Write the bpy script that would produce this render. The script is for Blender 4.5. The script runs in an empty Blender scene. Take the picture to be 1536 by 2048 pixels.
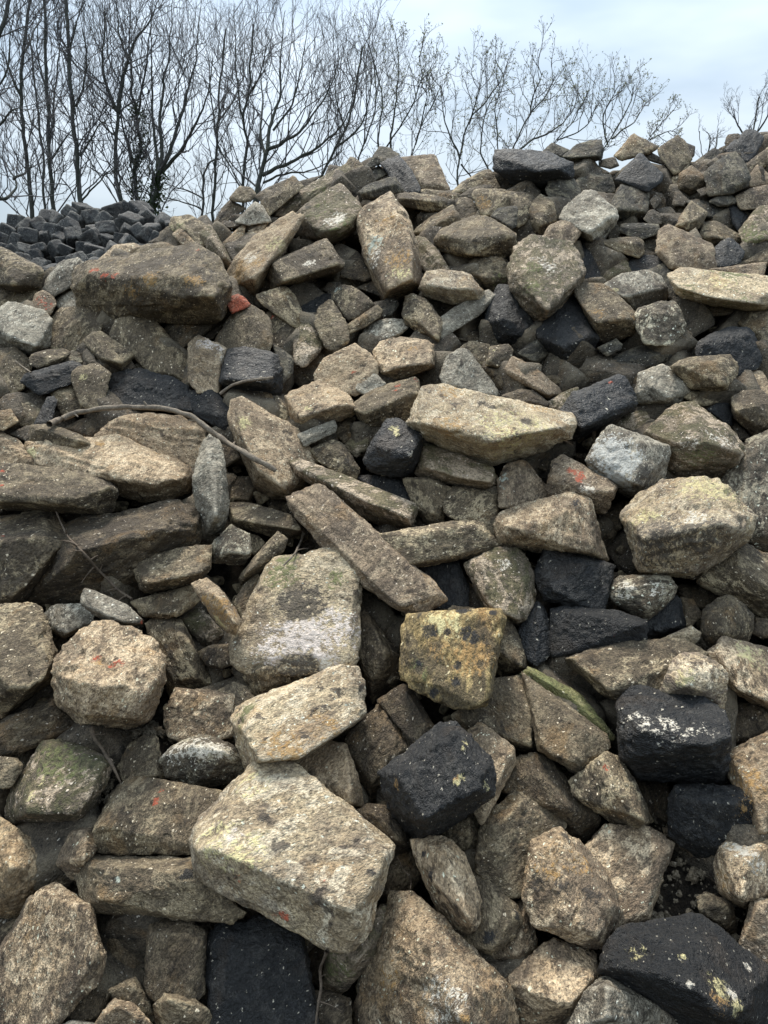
import bpy, bmesh, math, random, re
import numpy as np
from mathutils import Vector

# ------------------------------------------------------------------ camera, sky, sun, exposure
sc = bpy.context.scene
COL = sc.collection
R = math.radians
W_PX, H_PX, FOC = 1536.0, 2048.0, 1507.0          # measuring frame of the photograph, focal length in its pixels
PITCH = R(14.5)
CAM = np.array([0.0, 0.0, 1.60])
cam_d = bpy.data.cameras.new("camera")
cam_d.sensor_fit = 'VERTICAL'
cam_d.sensor_height = 24.0
cam_d.lens = 24.0 * FOC / H_PX
cam_d.clip_start, cam_d.clip_end = 0.02, 3000
cam = bpy.data.objects.new("camera", cam_d)
COL.objects.link(cam)
cam.location = CAM
cam.rotation_euler = (R(90) - PITCH, 0, 0)
sc.camera = cam

SUN_EL, SUN_AZ = R(60), R(-16)      # azimuth measured from +Y (ahead), negative is to the left
world = bpy.data.worlds.new("World")
sc.world = world
world.use_nodes = True
wn, wl = world.node_tree.nodes, world.node_tree.links
wn.clear()
w_out = wn.new("ShaderNodeOutputWorld")
w_bg = wn.new("ShaderNodeBackground"); w_bg.inputs[1].default_value = 0.05
w_sky = wn.new("ShaderNodeTexSky"); w_sky.sky_type = 'NISHITA'; w_sky.sun_disc = False
w_sky.sun_elevation = SUN_EL; w_sky.sun_rotation = SUN_AZ
w_sky.air_density = 1.0; w_sky.dust_density = 2.0
w_tc = wn.new("ShaderNodeTexCoord")
w_map = wn.new("ShaderNodeMapping"); w_map.inputs[3].default_value = (1.0, 1.0, 3.2)
w_n = wn.new("ShaderNodeTexNoise"); w_n.inputs['Scale'].default_value = 1.7; w_n.inputs['Detail'].default_value = 5; w_n.inputs['Roughness'].default_value = 0.5
w_ramp = wn.new("ShaderNodeValToRGB")
w_ramp.color_ramp.elements[0].position = 0.40; w_ramp.color_ramp.elements[0].color = (1.95, 2.6, 3.25, 1)
w_ramp.color_ramp.elements[1].position = 0.62; w_ramp.color_ramp.elements[1].color = (4.0, 4.55, 5.0, 1)
w_mix = wn.new("ShaderNodeMix"); w_mix.data_type = 'RGBA'; w_mix.inputs[0].default_value = 0.86
wl.new(w_tc.outputs['Generated'], w_map.inputs[0]); wl.new(w_map.outputs[0], w_n.inputs['Vector'])
wl.new(w_n.outputs['Fac'], w_ramp.inputs[0])
wl.new(w_sky.outputs[0], w_mix.inputs[6]); wl.new(w_ramp.outputs[0], w_mix.inputs[7])
w_sep = wn.new("ShaderNodeSeparateXYZ"); wl.new(w_tc.outputs['Generated'], w_sep.inputs[0])
w_lum = wn.new("ShaderNodeMapRange"); w_lum.inputs[1].default_value = 0.0; w_lum.inputs[2].default_value = 1.0; w_lum.inputs[3].default_value = 0.70; w_lum.inputs[4].default_value = 2.7   # overcast sky: (1 + 2 sin elevation) / 3
wl.new(w_sep.outputs[2], w_lum.inputs[0])
w_mul = wn.new("ShaderNodeMix"); w_mul.data_type = 'RGBA'; w_mul.blend_type = 'MULTIPLY'; w_mul.inputs[0].default_value = 1.0
wl.new(w_mix.outputs[2], w_mul.inputs[6]); wl.new(w_lum.outputs[0], w_mul.inputs[7])
wl.new(w_mul.outputs[2], w_bg.inputs[0]); wl.new(w_bg.outputs[0], w_out.inputs[0])

sun_d = bpy.data.lights.new("sun", 'SUN')
sun_d.energy = 1.3; sun_d.angle = R(18); sun_d.color = (1.0, 0.94, 0.84)
sun = bpy.data.objects.new("sun", sun_d); COL.objects.link(sun)
sdir = Vector((math.sin(SUN_AZ) * math.cos(SUN_EL), math.cos(SUN_AZ) * math.cos(SUN_EL), math.sin(SUN_EL)))
sun.rotation_euler = sdir.to_track_quat('Z', 'Y').to_euler()

vs = sc.view_settings
vs.view_transform = 'Standard'; vs.look = 'None'; vs.gamma = 1.0; vs.use_curve_mapping = False
vs.exposure = 1.90
sc.render.engine = 'CYCLES'
sc.cycles.max_bounces = 4
sc.cycles.diffuse_bounces = 2
sc.cycles.glossy_bounces = 2
sc.cycles.use_denoising = True

# ------------------------------------------------------------------ helpers
FWD = np.array([0, math.cos(PITCH), -math.sin(PITCH)])
UPV = np.array([0, math.sin(PITCH), math.cos(PITCH)])
RGT = np.array([1.0, 0, 0])

def ray(px, py):
    return FWD + RGT * ((px - W_PX / 2) / FOC) - UPV * ((py - H_PX / 2) / FOC)

def at(px, py, t):
    """point seen at a measured position, t metres along the viewing axis"""
    return CAM + ray(px, py) * t

def prof(d):
    """height of the heap's slope at d metres ahead"""
    e = np.maximum(d - 1.1, -0.6)
    return 0.35 + 0.60 * e + 0.035 * e * np.abs(e)

def slope_t(px, py):
    lo, hi = 0.3, 9.0
    r = ray(px, py)
    for _ in range(40):
        m = 0.5 * (lo + hi)
        p = CAM + r * m
        if p[2] > prof(p[1]): lo = m
        else: hi = m
    return min(0.5 * (lo + hi), 5.2)

rng = np.random.RandomState(7)
_perm = rng.permutation(256)
_perm = np.concatenate([_perm, _perm, _perm])
_grad = rng.normal(size=(256, 3)); _grad /= np.linalg.norm(_grad, axis=1)[:, None]

def pnoise(p):
    i = np.floor(p).astype(int); f = p - i
    u = f * f * f * (f * (f * 6 - 15) + 10)
    i = i & 255
    out = 0
    for dx in (0, 1):
        wx = u[:, 0] if dx else 1 - u[:, 0]
        for dy in (0, 1):
            wy = u[:, 1] if dy else 1 - u[:, 1]
            for dz in (0, 1):
                wz = u[:, 2] if dz else 1 - u[:, 2]
                h = _perm[_perm[_perm[(i[:, 0] + dx) & 255] + ((i[:, 1] + dy) & 255)] + ((i[:, 2] + dz) & 255)]
                g = _grad[h]
                out = out + wx * wy * wz * (g[:, 0] * (f[:, 0] - dx) + g[:, 1] * (f[:, 1] - dy) + g[:, 2] * (f[:, 2] - dz))
    return out * 1.5

def fbm(p, octaves=3, gain=0.5):
    a, s, o = 1.0, 0.0, 0.0
    for k in range(octaves):
        o = o + a * pnoise(p * (2.0 ** k) + 17.3 * k); s += a; a *= gain
    return o / s

_geo = {}
def geodesic(n):
    """unit directions and triangles of a sphere with 20*n*n faces"""
    if n in _geo: return _geo[n]
    ph = (1 + 5 ** 0.5) / 2
    V = np.array([(-1, ph, 0), (1, ph, 0), (-1, -ph, 0), (1, -ph, 0), (0, -1, ph), (0, 1, ph), (0, -1, -ph), (0, 1, -ph), (ph, 0, -1), (ph, 0, 1), (-ph, 0, -1), (-ph, 0, 1)], float)
    T = [(0, 11, 5), (0, 5, 1), (0, 1, 7), (0, 7, 10), (0, 10, 11), (1, 5, 9), (5, 11, 4), (11, 10, 2), (10, 7, 6), (7, 1, 8), (3, 9, 4), (3, 4, 2), (3, 2, 6), (3, 6, 8), (3, 8, 9), (4, 9, 5), (2, 4, 11), (6, 2, 10), (8, 6, 7), (9, 8, 1)]
    idx, P, F = {}, [], []
    def vid(a, b, c, i, j):
        k = n - i - j
        key = tuple(sorted((v, w) for v, w in ((a, k), (b, i), (c, j)) if w))
        if key not in idx:
            idx[key] = len(P); P.append((V[a] * k + V[b] * i + V[c] * j) / n)
        return idx[key]
    for a, b, c in T:
        for i in range(n):
            for j in range(n - i):
                F.append((vid(a, b, c, i, j), vid(a, b, c, i + 1, j), vid(a, b, c, i, j + 1)))
                if i + j < n - 1:
                    F.append((vid(a, b, c, i + 1, j), vid(a, b, c, i + 1, j + 1), vid(a, b, c, i, j + 1)))
    P = np.array(P); P /= np.linalg.norm(P, axis=1)[:, None]
    _geo[n] = (P, np.array(F, np.int32))
    return _geo[n]

def hull_planes(pts, flat=22.0):
    """planes of the convex body of pts; faces whose directions differ by less than flat degrees become one flat face"""
    bm = bmesh.new()
    for p in pts: bm.verts.new(p)
    bmesh.ops.convex_hull(bm, input=bm.verts, use_existing_faces=False)
    c = np.mean(pts, axis=0)
    fs = []
    for f in bm.faces:
        ar = f.calc_area()
        if ar < 1e-9: continue
        nn = np.array(f.normal); h = float(nn @ (np.array(f.verts[0].co) - c))
        if h < 0: nn, h = -nn, -h
        fs.append((ar, nn, h))
    bm.free()
    fs.sort(key=lambda q: -q[0])
    ct = math.cos(R(flat)); cl = []
    for ar, nn, h in fs:
        for k in cl:
            if k[0] @ nn > ct:
                k[1] += ar; k[2] += ar * nn; k[3] += ar * h; break
        else: cl.append([nn, ar, ar * nn, ar * h])
    N, H = [], []
    q = pts - c
    for nn, ar, sn, sh in cl:
        w = sn / np.linalg.norm(sn); sup = float((q @ w).max())
        N.append(w); H.append(max(0.45 * sup + 0.55 * sh / ar, 0.04))
    return c, np.array(N), np.array(H)

def mesh_from(name, V, F, smooth=True):
    me = bpy.data.meshes.new(name)
    V = np.asarray(V, np.float32); F = np.asarray(F, np.int32); k = F.shape[1]
    me.vertices.add(len(V)); me.vertices.foreach_set('co', V.ravel())
    me.loops.add(F.size); me.loops.foreach_set('vertex_index', F.ravel())
    me.polygons.add(len(F))
    me.polygons.foreach_set('loop_start', np.arange(0, F.size, k, dtype=np.int32))
    me.polygons.foreach_set('loop_total', np.full(len(F), k, np.int32))
    me.polygons.foreach_set('use_smooth', np.full(len(F), smooth))
    me.update(calc_edges=True); me.validate()
    return me

def link(name, me, mat=None, parent=None):
    o = bpy.data.objects.new(name, me); COL.objects.link(o)
    if mat is not None and not me.materials: me.materials.append(mat)
    if parent is not None: o.parent = parent
    return o

def tag(o, label=None, cat=None, group=None, kind=None):
    if label: o['label'] = label
    if cat: o['category'] = cat
    if group: o['group'] = group
    if kind: o['kind'] = kind
    return o

def rock(pts, n, seed, power=26.0, rough=1.0, flat=22.0):
    """a weathered stone: rounded, chipped and pitted version of the convex body of pts; returns centre, local vertices, faces"""
    pts = np.asarray(pts, float)
    c0 = pts.mean(0)
    q = pts - c0
    ev, E = np.linalg.eigh(q.T @ q / len(q))
    s = np.sqrt(np.maximum(ev, 1e-8)); s = np.maximum(s, s.max() * 0.22)
    A = E * s                                   # unit space -> local space
    qi = q @ E / s
    c, N, H = hull_planes(qi, flat)
    rk = np.random.RandomState(seed + 77)
    for _ in range(3):                          # knocked-off corners
        w = rk.normal(size=3); w /= np.linalg.norm(w)
        N = np.vstack([N, w]); H = np.append(H, max(((qi - c) @ w).max() * rk.uniform(0.88, 1.0), 0.05))
    D, F = geodesic(n)
    d = D @ N.T / H[None, :]
    r = (np.maximum(d, 1e-6) ** power).sum(1) ** (-1.0 / power)
    base = (D * r[:, None] + c) @ A.T
    size = float(np.cbrt(s[0] * s[1] * s[2])) * 2.2
    off = np.random.RandomState(seed).uniform(0, 200, 3)
    pd_ = np.partition(d, -2, axis=1)
    edge = np.clip(1.0 - (pd_[:, -1] - pd_[:, -2]) / np.maximum(pd_[:, -1], 1e-6) / 0.10, 0, 1)      # 1 on an arris, 0 on open faces
    nd = (D @ np.diag(1 / s)) @ E.T
    nd /= np.linalg.norm(nd, axis=1)[:, None]
    u = base / size
    a = fbm(u * 1.5 + off, 2)
    b = fbm(u * 5.0 + off * 1.3, 3, 0.6)
    ch = np.abs(fbm(u * 3.0 + off * 0.7, 3, 0.55))          # creased, broken planes
    pit = np.minimum(0, fbm(u * 9.0 + off * 2.1, 2) + 0.12)
    bed = fbm((u @ E) * np.array([9.0, 1.6, 1.6]) + off * 0.3, 2)          # bedding ledges across the thin axis
    disp = size * rough * (0.014 * a + 0.024 * b + 0.045 * (ch - 0.2) + 0.042 * pit + 0.030 * bed)
    chip = np.clip(fbm(u * 4.2 + off * 1.9, 3, 0.65) * 2.4 - 0.10, 0, 1)                             # arrises broken away in places
    disp = disp - size * rough * 0.085 * edge * chip
    V = base + nd * disp[:, None]
    if len(D) > 900:
        fine = fbm(base * 95 + off, 2, 0.7)
        V = V + nd * (0.0028 * rough * fine)[:, None]
    return c0, V, F

# ------------------------------------------------------------------ materials
class NT:
    def __init__(self, m):
        m.use_nodes = True
        self.t = m.node_tree; self.t.nodes.clear()
    def n(self, ty, **kw):
        x = self.t.nodes.new(ty)
        for k, v in kw.items(): setattr(x, k, v)
        return x
    def l(self, a, b): self.t.links.new(a, b)
    def noise(self, vec, scale, detail=4, rough=0.6, dist=0.0):
        x = self.n('ShaderNodeTexNoise'); self.l(vec, x.inputs['Vector'])
        x.inputs['Scale'].default_value = scale; x.inputs['Detail'].default_value = detail
        x.inputs['Roughness'].default_value = rough; x.inputs['Distortion'].default_value = dist
        return x.outputs['Fac']
    def step(self, v, lo, hi, out=1.0):
        x = self.n('ShaderNodeMapRange', interpolation_type='SMOOTHSTEP')
        self.l(v, x.inputs[0]); x.inputs[1].default_value = lo; x.inputs[2].default_value = hi
        x.inputs[3].default_value = 0.0; x.inputs[4].default_value = out
        return x.outputs[0]
    def lin(self, v, lo, hi, a, b):
        x = self.n('ShaderNodeMapRange'); self.l(v, x.inputs[0])
        for i, q in enumerate((lo, hi, a, b)): x.inputs[i + 1].default_value = q
        return x.outputs[0]
    def math(self, op, a, b):
        x = self.n('ShaderNodeMath', operation=op)
        for i, v in enumerate((a, b)):
            if isinstance(v, (int, float)): x.inputs[i].default_value = v
            else: self.l(v, x.inputs[i])
        return x.outputs[0]
    def mix(self, f, a, b, blend='MIX'):
        x = self.n('ShaderNodeMix', data_type='RGBA', blend_type=blend)
        for i, v in ((0, f), (6, a), (7, b)):
            if isinstance(v, (int, float)): x.inputs[i].default_value = v
            elif isinstance(v, tuple): x.inputs[i].default_value = v + (1,)
            else: self.l(v, x.inputs[i])
        return x.outputs[2]

def stone_mat(name, c1, c2, crust=(0.50, 0.46, 0.36), crust_amt=0.6, dirt=(0.045, 0.036, 0.026), dirt_amt=0.6,
              ochre_amt=0.25, moss_amt=0.0, fleck=0.8, rough=0.85, bump=1.0, pits=0.5, soil_top=0.0, spots=0.5, wear=0.5, grime=0.78, fleckc=None):
    m = bpy.data.materials.new(name); t = NT(m)
    tc = t.n('ShaderNodeTexCoord'); oi = t.n('ShaderNodeObjectInfo')
    sc_ = t.n('ShaderNodeVectorMath', operation='SCALE'); sc_.inputs[0].default_value = (37.1, 91.7, 53.3); t.l(oi.outputs['Random'], sc_.inputs['Scale'])
    ad = t.n('ShaderNodeVectorMath', operation='ADD'); t.l(sc_.outputs[0], ad.inputs[1])
    vr = t.n('ShaderNodeVectorRotate', rotation_type='AXIS_ANGLE'); t.l(tc.outputs['Object'], vr.inputs['Vector']); vr.inputs['Axis'].default_value = (0.5, 0.8, 0.3)
    t.l(t.lin(oi.outputs['Random'], 0, 1, 0, 60), vr.inputs['Angle'])
    vsc = t.n('ShaderNodeVectorMath', operation='MULTIPLY'); t.l(vr.outputs[0], vsc.inputs[0]); vsc.inputs[1].default_value = (1.0, 0.85, 1.55)     # bedding
    vs2 = t.n('ShaderNodeVectorMath', operation='SCALE'); t.l(vsc.outputs[0], vs2.inputs[0])
    t.l(t.lin(t.math('FRACT', t.math('MULTIPLY', oi.outputs['Random'], 91.7), 0.0), 0, 1, 0.62, 1.25), vs2.inputs['Scale'])
    t.l(vs2.outputs[0], ad.inputs[0])
    v = ad.outputs[0]
    low = t.noise(v, 8, 3, 0.6, 0.4)
    mid = t.noise(v, 34, 4, 0.76, 0.3)
    blot = t.noise(v, 17, 5, 0.82, 0.5)
    fine = t.noise(v, 210, 2, 0.75)
    grit = t.noise(v, 80, 3, 0.8)
    vo = t.n('ShaderNodeTexVoronoi'); vdis = t.n('ShaderNodeVectorMath', operation='MULTIPLY_ADD'); nz = t.n('ShaderNodeTexNoise'); t.l(v, nz.inputs['Vector']); nz.inputs['Scale'].default_value = 170; nz.inputs['Detail'].default_value = 1
    t.l(nz.outputs['Color'], vdis.inputs[0]); vdis.inputs[1].default_value = (0.010, 0.010, 0.010); t.l(v, vdis.inputs[2])
    t.l(vdis.outputs[0], vo.inputs['Vector']); vo.inputs['Scale'].default_value = 120; vo.inputs['Randomness'].default_value = 1.0
    vd, vc = vo.outputs['Distance'], vo.outputs['Color']
    sep = t.n('ShaderNodeSeparateColor'); t.l(vc, sep.inputs[0])
    base = t.mix(t.step(low, 0.38, 0.62), c1, c2)
    base = t.mix(t.step(t.noise(v, 6.5, 2, 0.65, 0.8), 0.54, 0.68, ochre_amt), base, (0.30, 0.165, 0.055))
    r2 = t.lin(t.math('FRACT', t.math('MULTIPLY', oi.outputs['Random'], 37.3), 0.0), 0, 1, 0.35, 1.15)
    r3 = t.lin(t.math('FRACT', t.math('MULTIPLY', oi.outputs['Random'], 513.1), 0.0), 0, 1, 0.45, 1.1)
    base = t.mix(t.math('MULTIPLY', t.step(mid, 0.47, 0.60, dirt_amt), r2), base, dirt)
    base = t.mix(t.math('MULTIPLY', t.step(blot, 0.505, 0.560, crust_amt), r3), base, crust)
    base = t.mix(t.math('MULTIPLY', t.step(grit, 0.54, 0.62, 0.75 * dirt_amt + 0.1), r2), base, tuple(x * 0.7 for x in dirt))
    base = t.mix(t.math('SUBTRACT', 0.6 * crust_amt, t.step(grit, 0.33, 0.43, 0.6 * crust_amt)), base, tuple(0.5 * x + 0.5 * y for x, y in zip(crust, c1)))
    big = t.noise(v, 5.2, 5, 0.72, 0.5)                      # broad zones of grime and of cleaner stone
    base = t.mix(t.math('MULTIPLY', t.step(big, 0.485, 0.575, grime), r2), base, tuple(1.5 * x for x in dirt))
    if spots:
        f = t.math('MULTIPLY', t.step(t.noise(v, 27, 2, 0.62, 0.2), 0.60 - 0.03 * spots, 0.66, 0.85), t.step(low, 0.40, 0.60))
        base = t.mix(f, base, tuple(x * 0.75 for x in dirt))
    if moss_amt:
        g = t.n('ShaderNodeNewGeometry'); sx = t.n('ShaderNodeSeparateXYZ'); t.l(g.outputs['Normal'], sx.inputs[0])
        f = t.math('MULTIPLY', t.math('SUBTRACT', moss_amt, t.step(blot, 0.44, 0.56, moss_amt)), t.lin(sx.outputs[2], -0.4, 0.6, 0.35, 1.0))
        base = t.mix(f, base, (0.082, 0.082, 0.030))
    if soil_top:
        g = t.n('ShaderNodeNewGeometry'); sx = t.n('ShaderNodeSeparateXYZ'); t.l(g.outputs['Normal'], sx.inputs[0])
        f = t.math('MULTIPLY', t.step(blot, 0.44, 0.56, soil_top), t.lin(sx.outputs[2], 0.1, 0.7, 0.2, 1.0))
        base = t.mix(f, base, (0.075, 0.058, 0.042))
    # pale mineral flecks
    f = t.math('MULTIPLY', t.step(t.math('SUBTRACT', t.math('MULTIPLY', sep.outputs[1], 0.42), vd), 0.0, 0.10), t.math('GREATER_THAN', t.math('ADD', sep.outputs[0], t.math('MULTIPLY', low, 0.5)), 1.27 - 0.30 * fleck))
    base = t.mix(t.math('MULTIPLY', f, 0.85), base, fleckc or tuple(min(0.72, x * 1.1 + 0.16) for x in crust))
    base = t.mix(1.0, base, t.lin(fine, 0.34, 0.66, 0.55, 1.45), 'MULTIPLY')
    base = t.mix(1.0, base, t.lin(oi.outputs['Random'], 0, 1, 0.84, 1.14), 'MULTIPLY')
    if wear:                                    # paler, rubbed arrises
        gp = t.n('ShaderNodeNewGeometry')
        f = t.math('MULTIPLY', t.step(t.math('ADD', gp.outputs['Pointiness'], t.math('MULTIPLY', t.math('SUBTRACT', mid, 0.5), 0.16)), 0.525, 0.60), wear)
        base = t.mix(f, base, crust)
    # paint splashes, stains, moss patches and one painted-shade front that have their own place on the stone
    pa = t.n('ShaderNodeAttribute', attribute_name='patch')
    pf = t.step(t.math('ADD', pa.outputs['Alpha'], t.math('MULTIPLY', t.math('SUBTRACT', t.math('ADD', t.math('ADD', mid, t.math('MULTIPLY', grit, 2.0)), blot), 2.0), 1.5)), 0.35, 0.75)
    pf = t.math('MULTIPLY', pf, t.step(pa.outputs['Alpha'], 0.02, 0.35, 0.85))
    pc = t.mix(1.0, pa.outputs['Color'], t.lin(grit, 0.3, 0.7, 0.6, 1.4), 'MULTIPLY')
    base = t.mix(pf, base, pc)
    h = t.math('ADD', t.math('MULTIPLY', mid, 1.0), t.math('MULTIPLY', grit, 0.6))
    bp = t.n('ShaderNodeBump'); bp.inputs['Strength'].default_value = 0.9; bp.inputs['Distance'].default_value = 0.017 * bump
    t.l(h, bp.inputs['Height'])
    pr = t.n('ShaderNodeBsdfPrincipled'); t.l(base, pr.inputs['Base Color'])
    t.l(t.lin(mid, 0.3, 0.7, rough - 0.12, min(1, rough + 0.1)), pr.inputs['Roughness'])
    pr.inputs['Specular IOR Level'].default_value = 0.35
    t.l(bp.outputs[0], pr.inputs['Normal'])
    o = t.n('ShaderNodeOutputMaterial'); t.l(pr.outputs[0], o.inputs[0])
    return m

MATS = {
 'T': stone_mat('tan_sandstone', (0.3876, 0.2821, 0.1713), (0.2528, 0.1810, 0.1092), crust=(0.6292, 0.4896, 0.3211), crust_amt=0.8, dirt=(0.0697, 0.0500, 0.0332), dirt_amt=0.75, ochre_amt=0.35),
 'O': stone_mat('orange_sandstone', (0.345, 0.235, 0.125), (0.225, 0.152, 0.085), crust=(0.54, 0.42, 0.26), crust_amt=0.65, dirt=(0.060, 0.045, 0.030), dirt_amt=0.6, ochre_amt=0.5),
 'B': stone_mat('earthy_sandstone', (0.1653, 0.1244, 0.0752), (0.0969, 0.0728, 0.0450), crust=(0.5070, 0.4008, 0.2443), crust_amt=0.82, dirt=(0.0441, 0.0326, 0.0205), dirt_amt=0.72, ochre_amt=0.3, soil_top=0.3),
 'D': stone_mat('dark_earthy_stone', (0.1102, 0.0791, 0.0460), (0.0661, 0.0485, 0.0293), crust=(0.2755, 0.2109, 0.1270), crust_amt=0.6, dirt=(0.0276, 0.0200, 0.0127), dirt_amt=0.7, ochre_amt=0.3, soil_top=0.3),  # dark brown stones; shade of gaps and undersides is put into this colour
 'K': stone_mat('tarred_stone', (0.0230, 0.0220, 0.0210), (0.0140, 0.0138, 0.0138), crust=(0.062, 0.057, 0.050), crust_amt=0.55, dirt=(0.008, 0.008, 0.008), dirt_amt=0.5, grime=0.4, fleckc=(0.46, 0.41, 0.32), ochre_amt=0.05, fleck=0.55, rough=0.62, bump=1.5, spots=0.0, wear=0.3),
 'G': stone_mat('grey_limestone', (0.3193, 0.2800, 0.2109), (0.2060, 0.1800, 0.1349), crust=(0.5459, 0.4850, 0.3752), crust_amt=0.75, dirt=(0.0618, 0.0500, 0.0361), dirt_amt=0.65, ochre_amt=0.12, spots=0.35),
 'Y': stone_mat('cream_sandstone', (0.4386, 0.3428, 0.2133), (0.3162, 0.2385, 0.1476), crust=(0.6324, 0.5317, 0.3773), crust_amt=0.8, dirt=(0.0836, 0.0635, 0.0481), dirt_amt=0.7, ochre_amt=0.35, spots=0.8),
 'P': stone_mat('pinkish_stone', (0.2475, 0.1821, 0.1163), (0.1595, 0.1170, 0.0769), crust=(0.5060, 0.3955, 0.2614), crust_amt=0.65, dirt=(0.0550, 0.0400, 0.0276), dirt_amt=0.65, ochre_amt=0.35),
 'M': stone_mat('mossy_stone', (0.2365, 0.1753, 0.1121), (0.1485, 0.1103, 0.0727), crust=(0.4950, 0.3891, 0.2752), crust_amt=0.72, dirt=(0.0462, 0.0355, 0.0238), dirt_amt=0.7, ochre_amt=0.2, moss_amt=0.48),
 'V': stone_mat('green_moss_stone', (0.1890, 0.1764, 0.0680), (0.1188, 0.1127, 0.0440), crust=(0.3996, 0.3528, 0.2100), crust_amt=0.45, dirt_amt=0.5, ochre_amt=0.0, moss_amt=0.5, spots=0.2),
 'W': stone_mat('white_dusted_stone', (0.1522, 0.1196, 0.0794), (0.0840, 0.0666, 0.0451), crust=(0.5880, 0.5200, 0.3699), crust_amt=0.85, dirt=(0.0357, 0.0281, 0.0190), dirt_amt=0.75, ochre_amt=0.1, fleck=0.9),
 'R': stone_mat('rusty_stone', (0.3127, 0.2156, 0.0874), (0.2067, 0.1450, 0.0608), crust=(0.5512, 0.4018, 0.1805), crust_amt=0.65, dirt=(0.0530, 0.0392, 0.0228), dirt_amt=0.5, ochre_amt=0.7, moss_amt=0.05, spots=0.6),
 'S': stone_mat('pale_slab_stone', (0.4284, 0.3374, 0.2111), (0.3005, 0.2341, 0.1463), crust=(0.6677, 0.5536, 0.3863), crust_amt=0.8, dirt=(0.0957, 0.0717, 0.0494), dirt_amt=0.6, ochre_amt=0.15, spots=0.6),
 'N': stone_mat('slate_grey_stone', (0.0765, 0.0642, 0.0455), (0.0435, 0.0380, 0.0286), crust=(0.2521, 0.2153, 0.1468), crust_amt=0.6, dirt=(0.0174, 0.0152, 0.0118), dirt_amt=0.7, ochre_amt=0.12, fleck=0.7),
 'X': stone_mat('red_painted_stone', (0.36, 0.080, 0.036), (0.23, 0.055, 0.028), crust=(0.32, 0.21, 0.14), crust_amt=0.35, dirt_amt=0.6, ochre_amt=0.2),
 'sett': stone_mat('sett_granite', (0.066, 0.063, 0.060), (0.036, 0.035, 0.034), crust=(0.18, 0.17, 0.15), crust_amt=0.6, dirt=(0.018, 0.018, 0.018), dirt_amt=0.5, ochre_amt=0.06, fleck=0.5, spots=0.2),
 'rubble': stone_mat('rubble_stone', (0.110, 0.086, 0.058), (0.065, 0.051, 0.036), crust=(0.25, 0.205, 0.14), crust_amt=0.5, dirt=(0.020, 0.016, 0.011), dirt_amt=0.7, ochre_amt=0.2, soil_top=0.4),
}

def plain_mat(name, c1, c2, scale, rough=0.9, bump=0.01, detail=6):
    m = bpy.data.materials.new(name); t = NT(m)
    tc = t.n('ShaderNodeTexCoord'); v = tc.outputs['Object']
    a = t.noise(v, scale, detail, 0.7); b = t.noise(v, scale * 7, 4, 0.7)
    base = t.mix(t.step(a, 0.35, 0.65), c1, c2)
    base = t.mix(1.0, base, t.lin(b, 0.3, 0.7, 0.6, 1.4), 'MULTIPLY')
    bp = t.n('ShaderNodeBump'); bp.inputs['Distance'].default_value = bump
    t.l(t.math('ADD', a, t.math('MULTIPLY', b, 0.5)), bp.inputs['Height'])
    pr = t.n('ShaderNodeBsdfPrincipled'); t.l(base, pr.inputs['Base Color']); pr.inputs['Roughness'].default_value = rough
    pr.inputs['Specular IOR Level'].default_value = 0.25
    t.l(bp.outputs[0], pr.inputs['Normal'])
    o = t.n('ShaderNodeOutputMaterial'); t.l(pr.outputs[0], o.inputs[0])
    return m

M_SOIL = plain_mat('dark_soil', (0.062, 0.048, 0.034), (0.024, 0.019, 0.014), 26, 0.95, 0.045)
M_GROUND = plain_mat('bare_ground', (0.085, 0.070, 0.048), (0.055, 0.060, 0.030), 3, 0.95, 0.03)
M_BARK = plain_mat('grey_green_bark', (0.062, 0.062, 0.052), (0.038, 0.043, 0.034), 9, 0.9, 0.01)
M_TWIG = plain_mat('dark_twig_bark', (0.105, 0.098, 0.10), (0.07, 0.068, 0.07), 9, 0.9, 0.004)
M_STICK = plain_mat('dry_stick_bark', (0.24, 0.195, 0.145), (0.13, 0.105, 0.08), 45, 0.85, 0.004)
M_ROOT = plain_mat('root_fibre', (0.13, 0.098, 0.070), (0.075, 0.056, 0.040), 60, 0.9, 0.002)
M_IVY = plain_mat('ivy_leaf', (0.040, 0.060, 0.022), (0.025, 0.040, 0.015), 14, 0.6, 0.003)
M_LEAF = plain_mat('young_leaf', (0.24, 0.25, 0.15), (0.15, 0.165, 0.095), 9, 0.7, 0.003)

def leafy(m):
    nt = m.node_tree; pr = next(n for n in nt.nodes if n.type == 'BSDF_PRINCIPLED'); out = next(n for n in nt.nodes if n.type == 'OUTPUT_MATERIAL')
    tr = nt.nodes.new('ShaderNodeBsdfTranslucent'); mx = nt.nodes.new('ShaderNodeMixShader'); mx.inputs[0].default_value = 0.45
    nt.links.new(pr.inputs['Base Color'].links[0].from_socket, tr.inputs[0])
    nt.links.new(pr.outputs[0], mx.inputs[1]); nt.links.new(tr.outputs[0], mx.inputs[2]); nt.links.new(mx.outputs[0], out.inputs[0])
leafy(M_LEAF); leafy(M_IVY)

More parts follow.
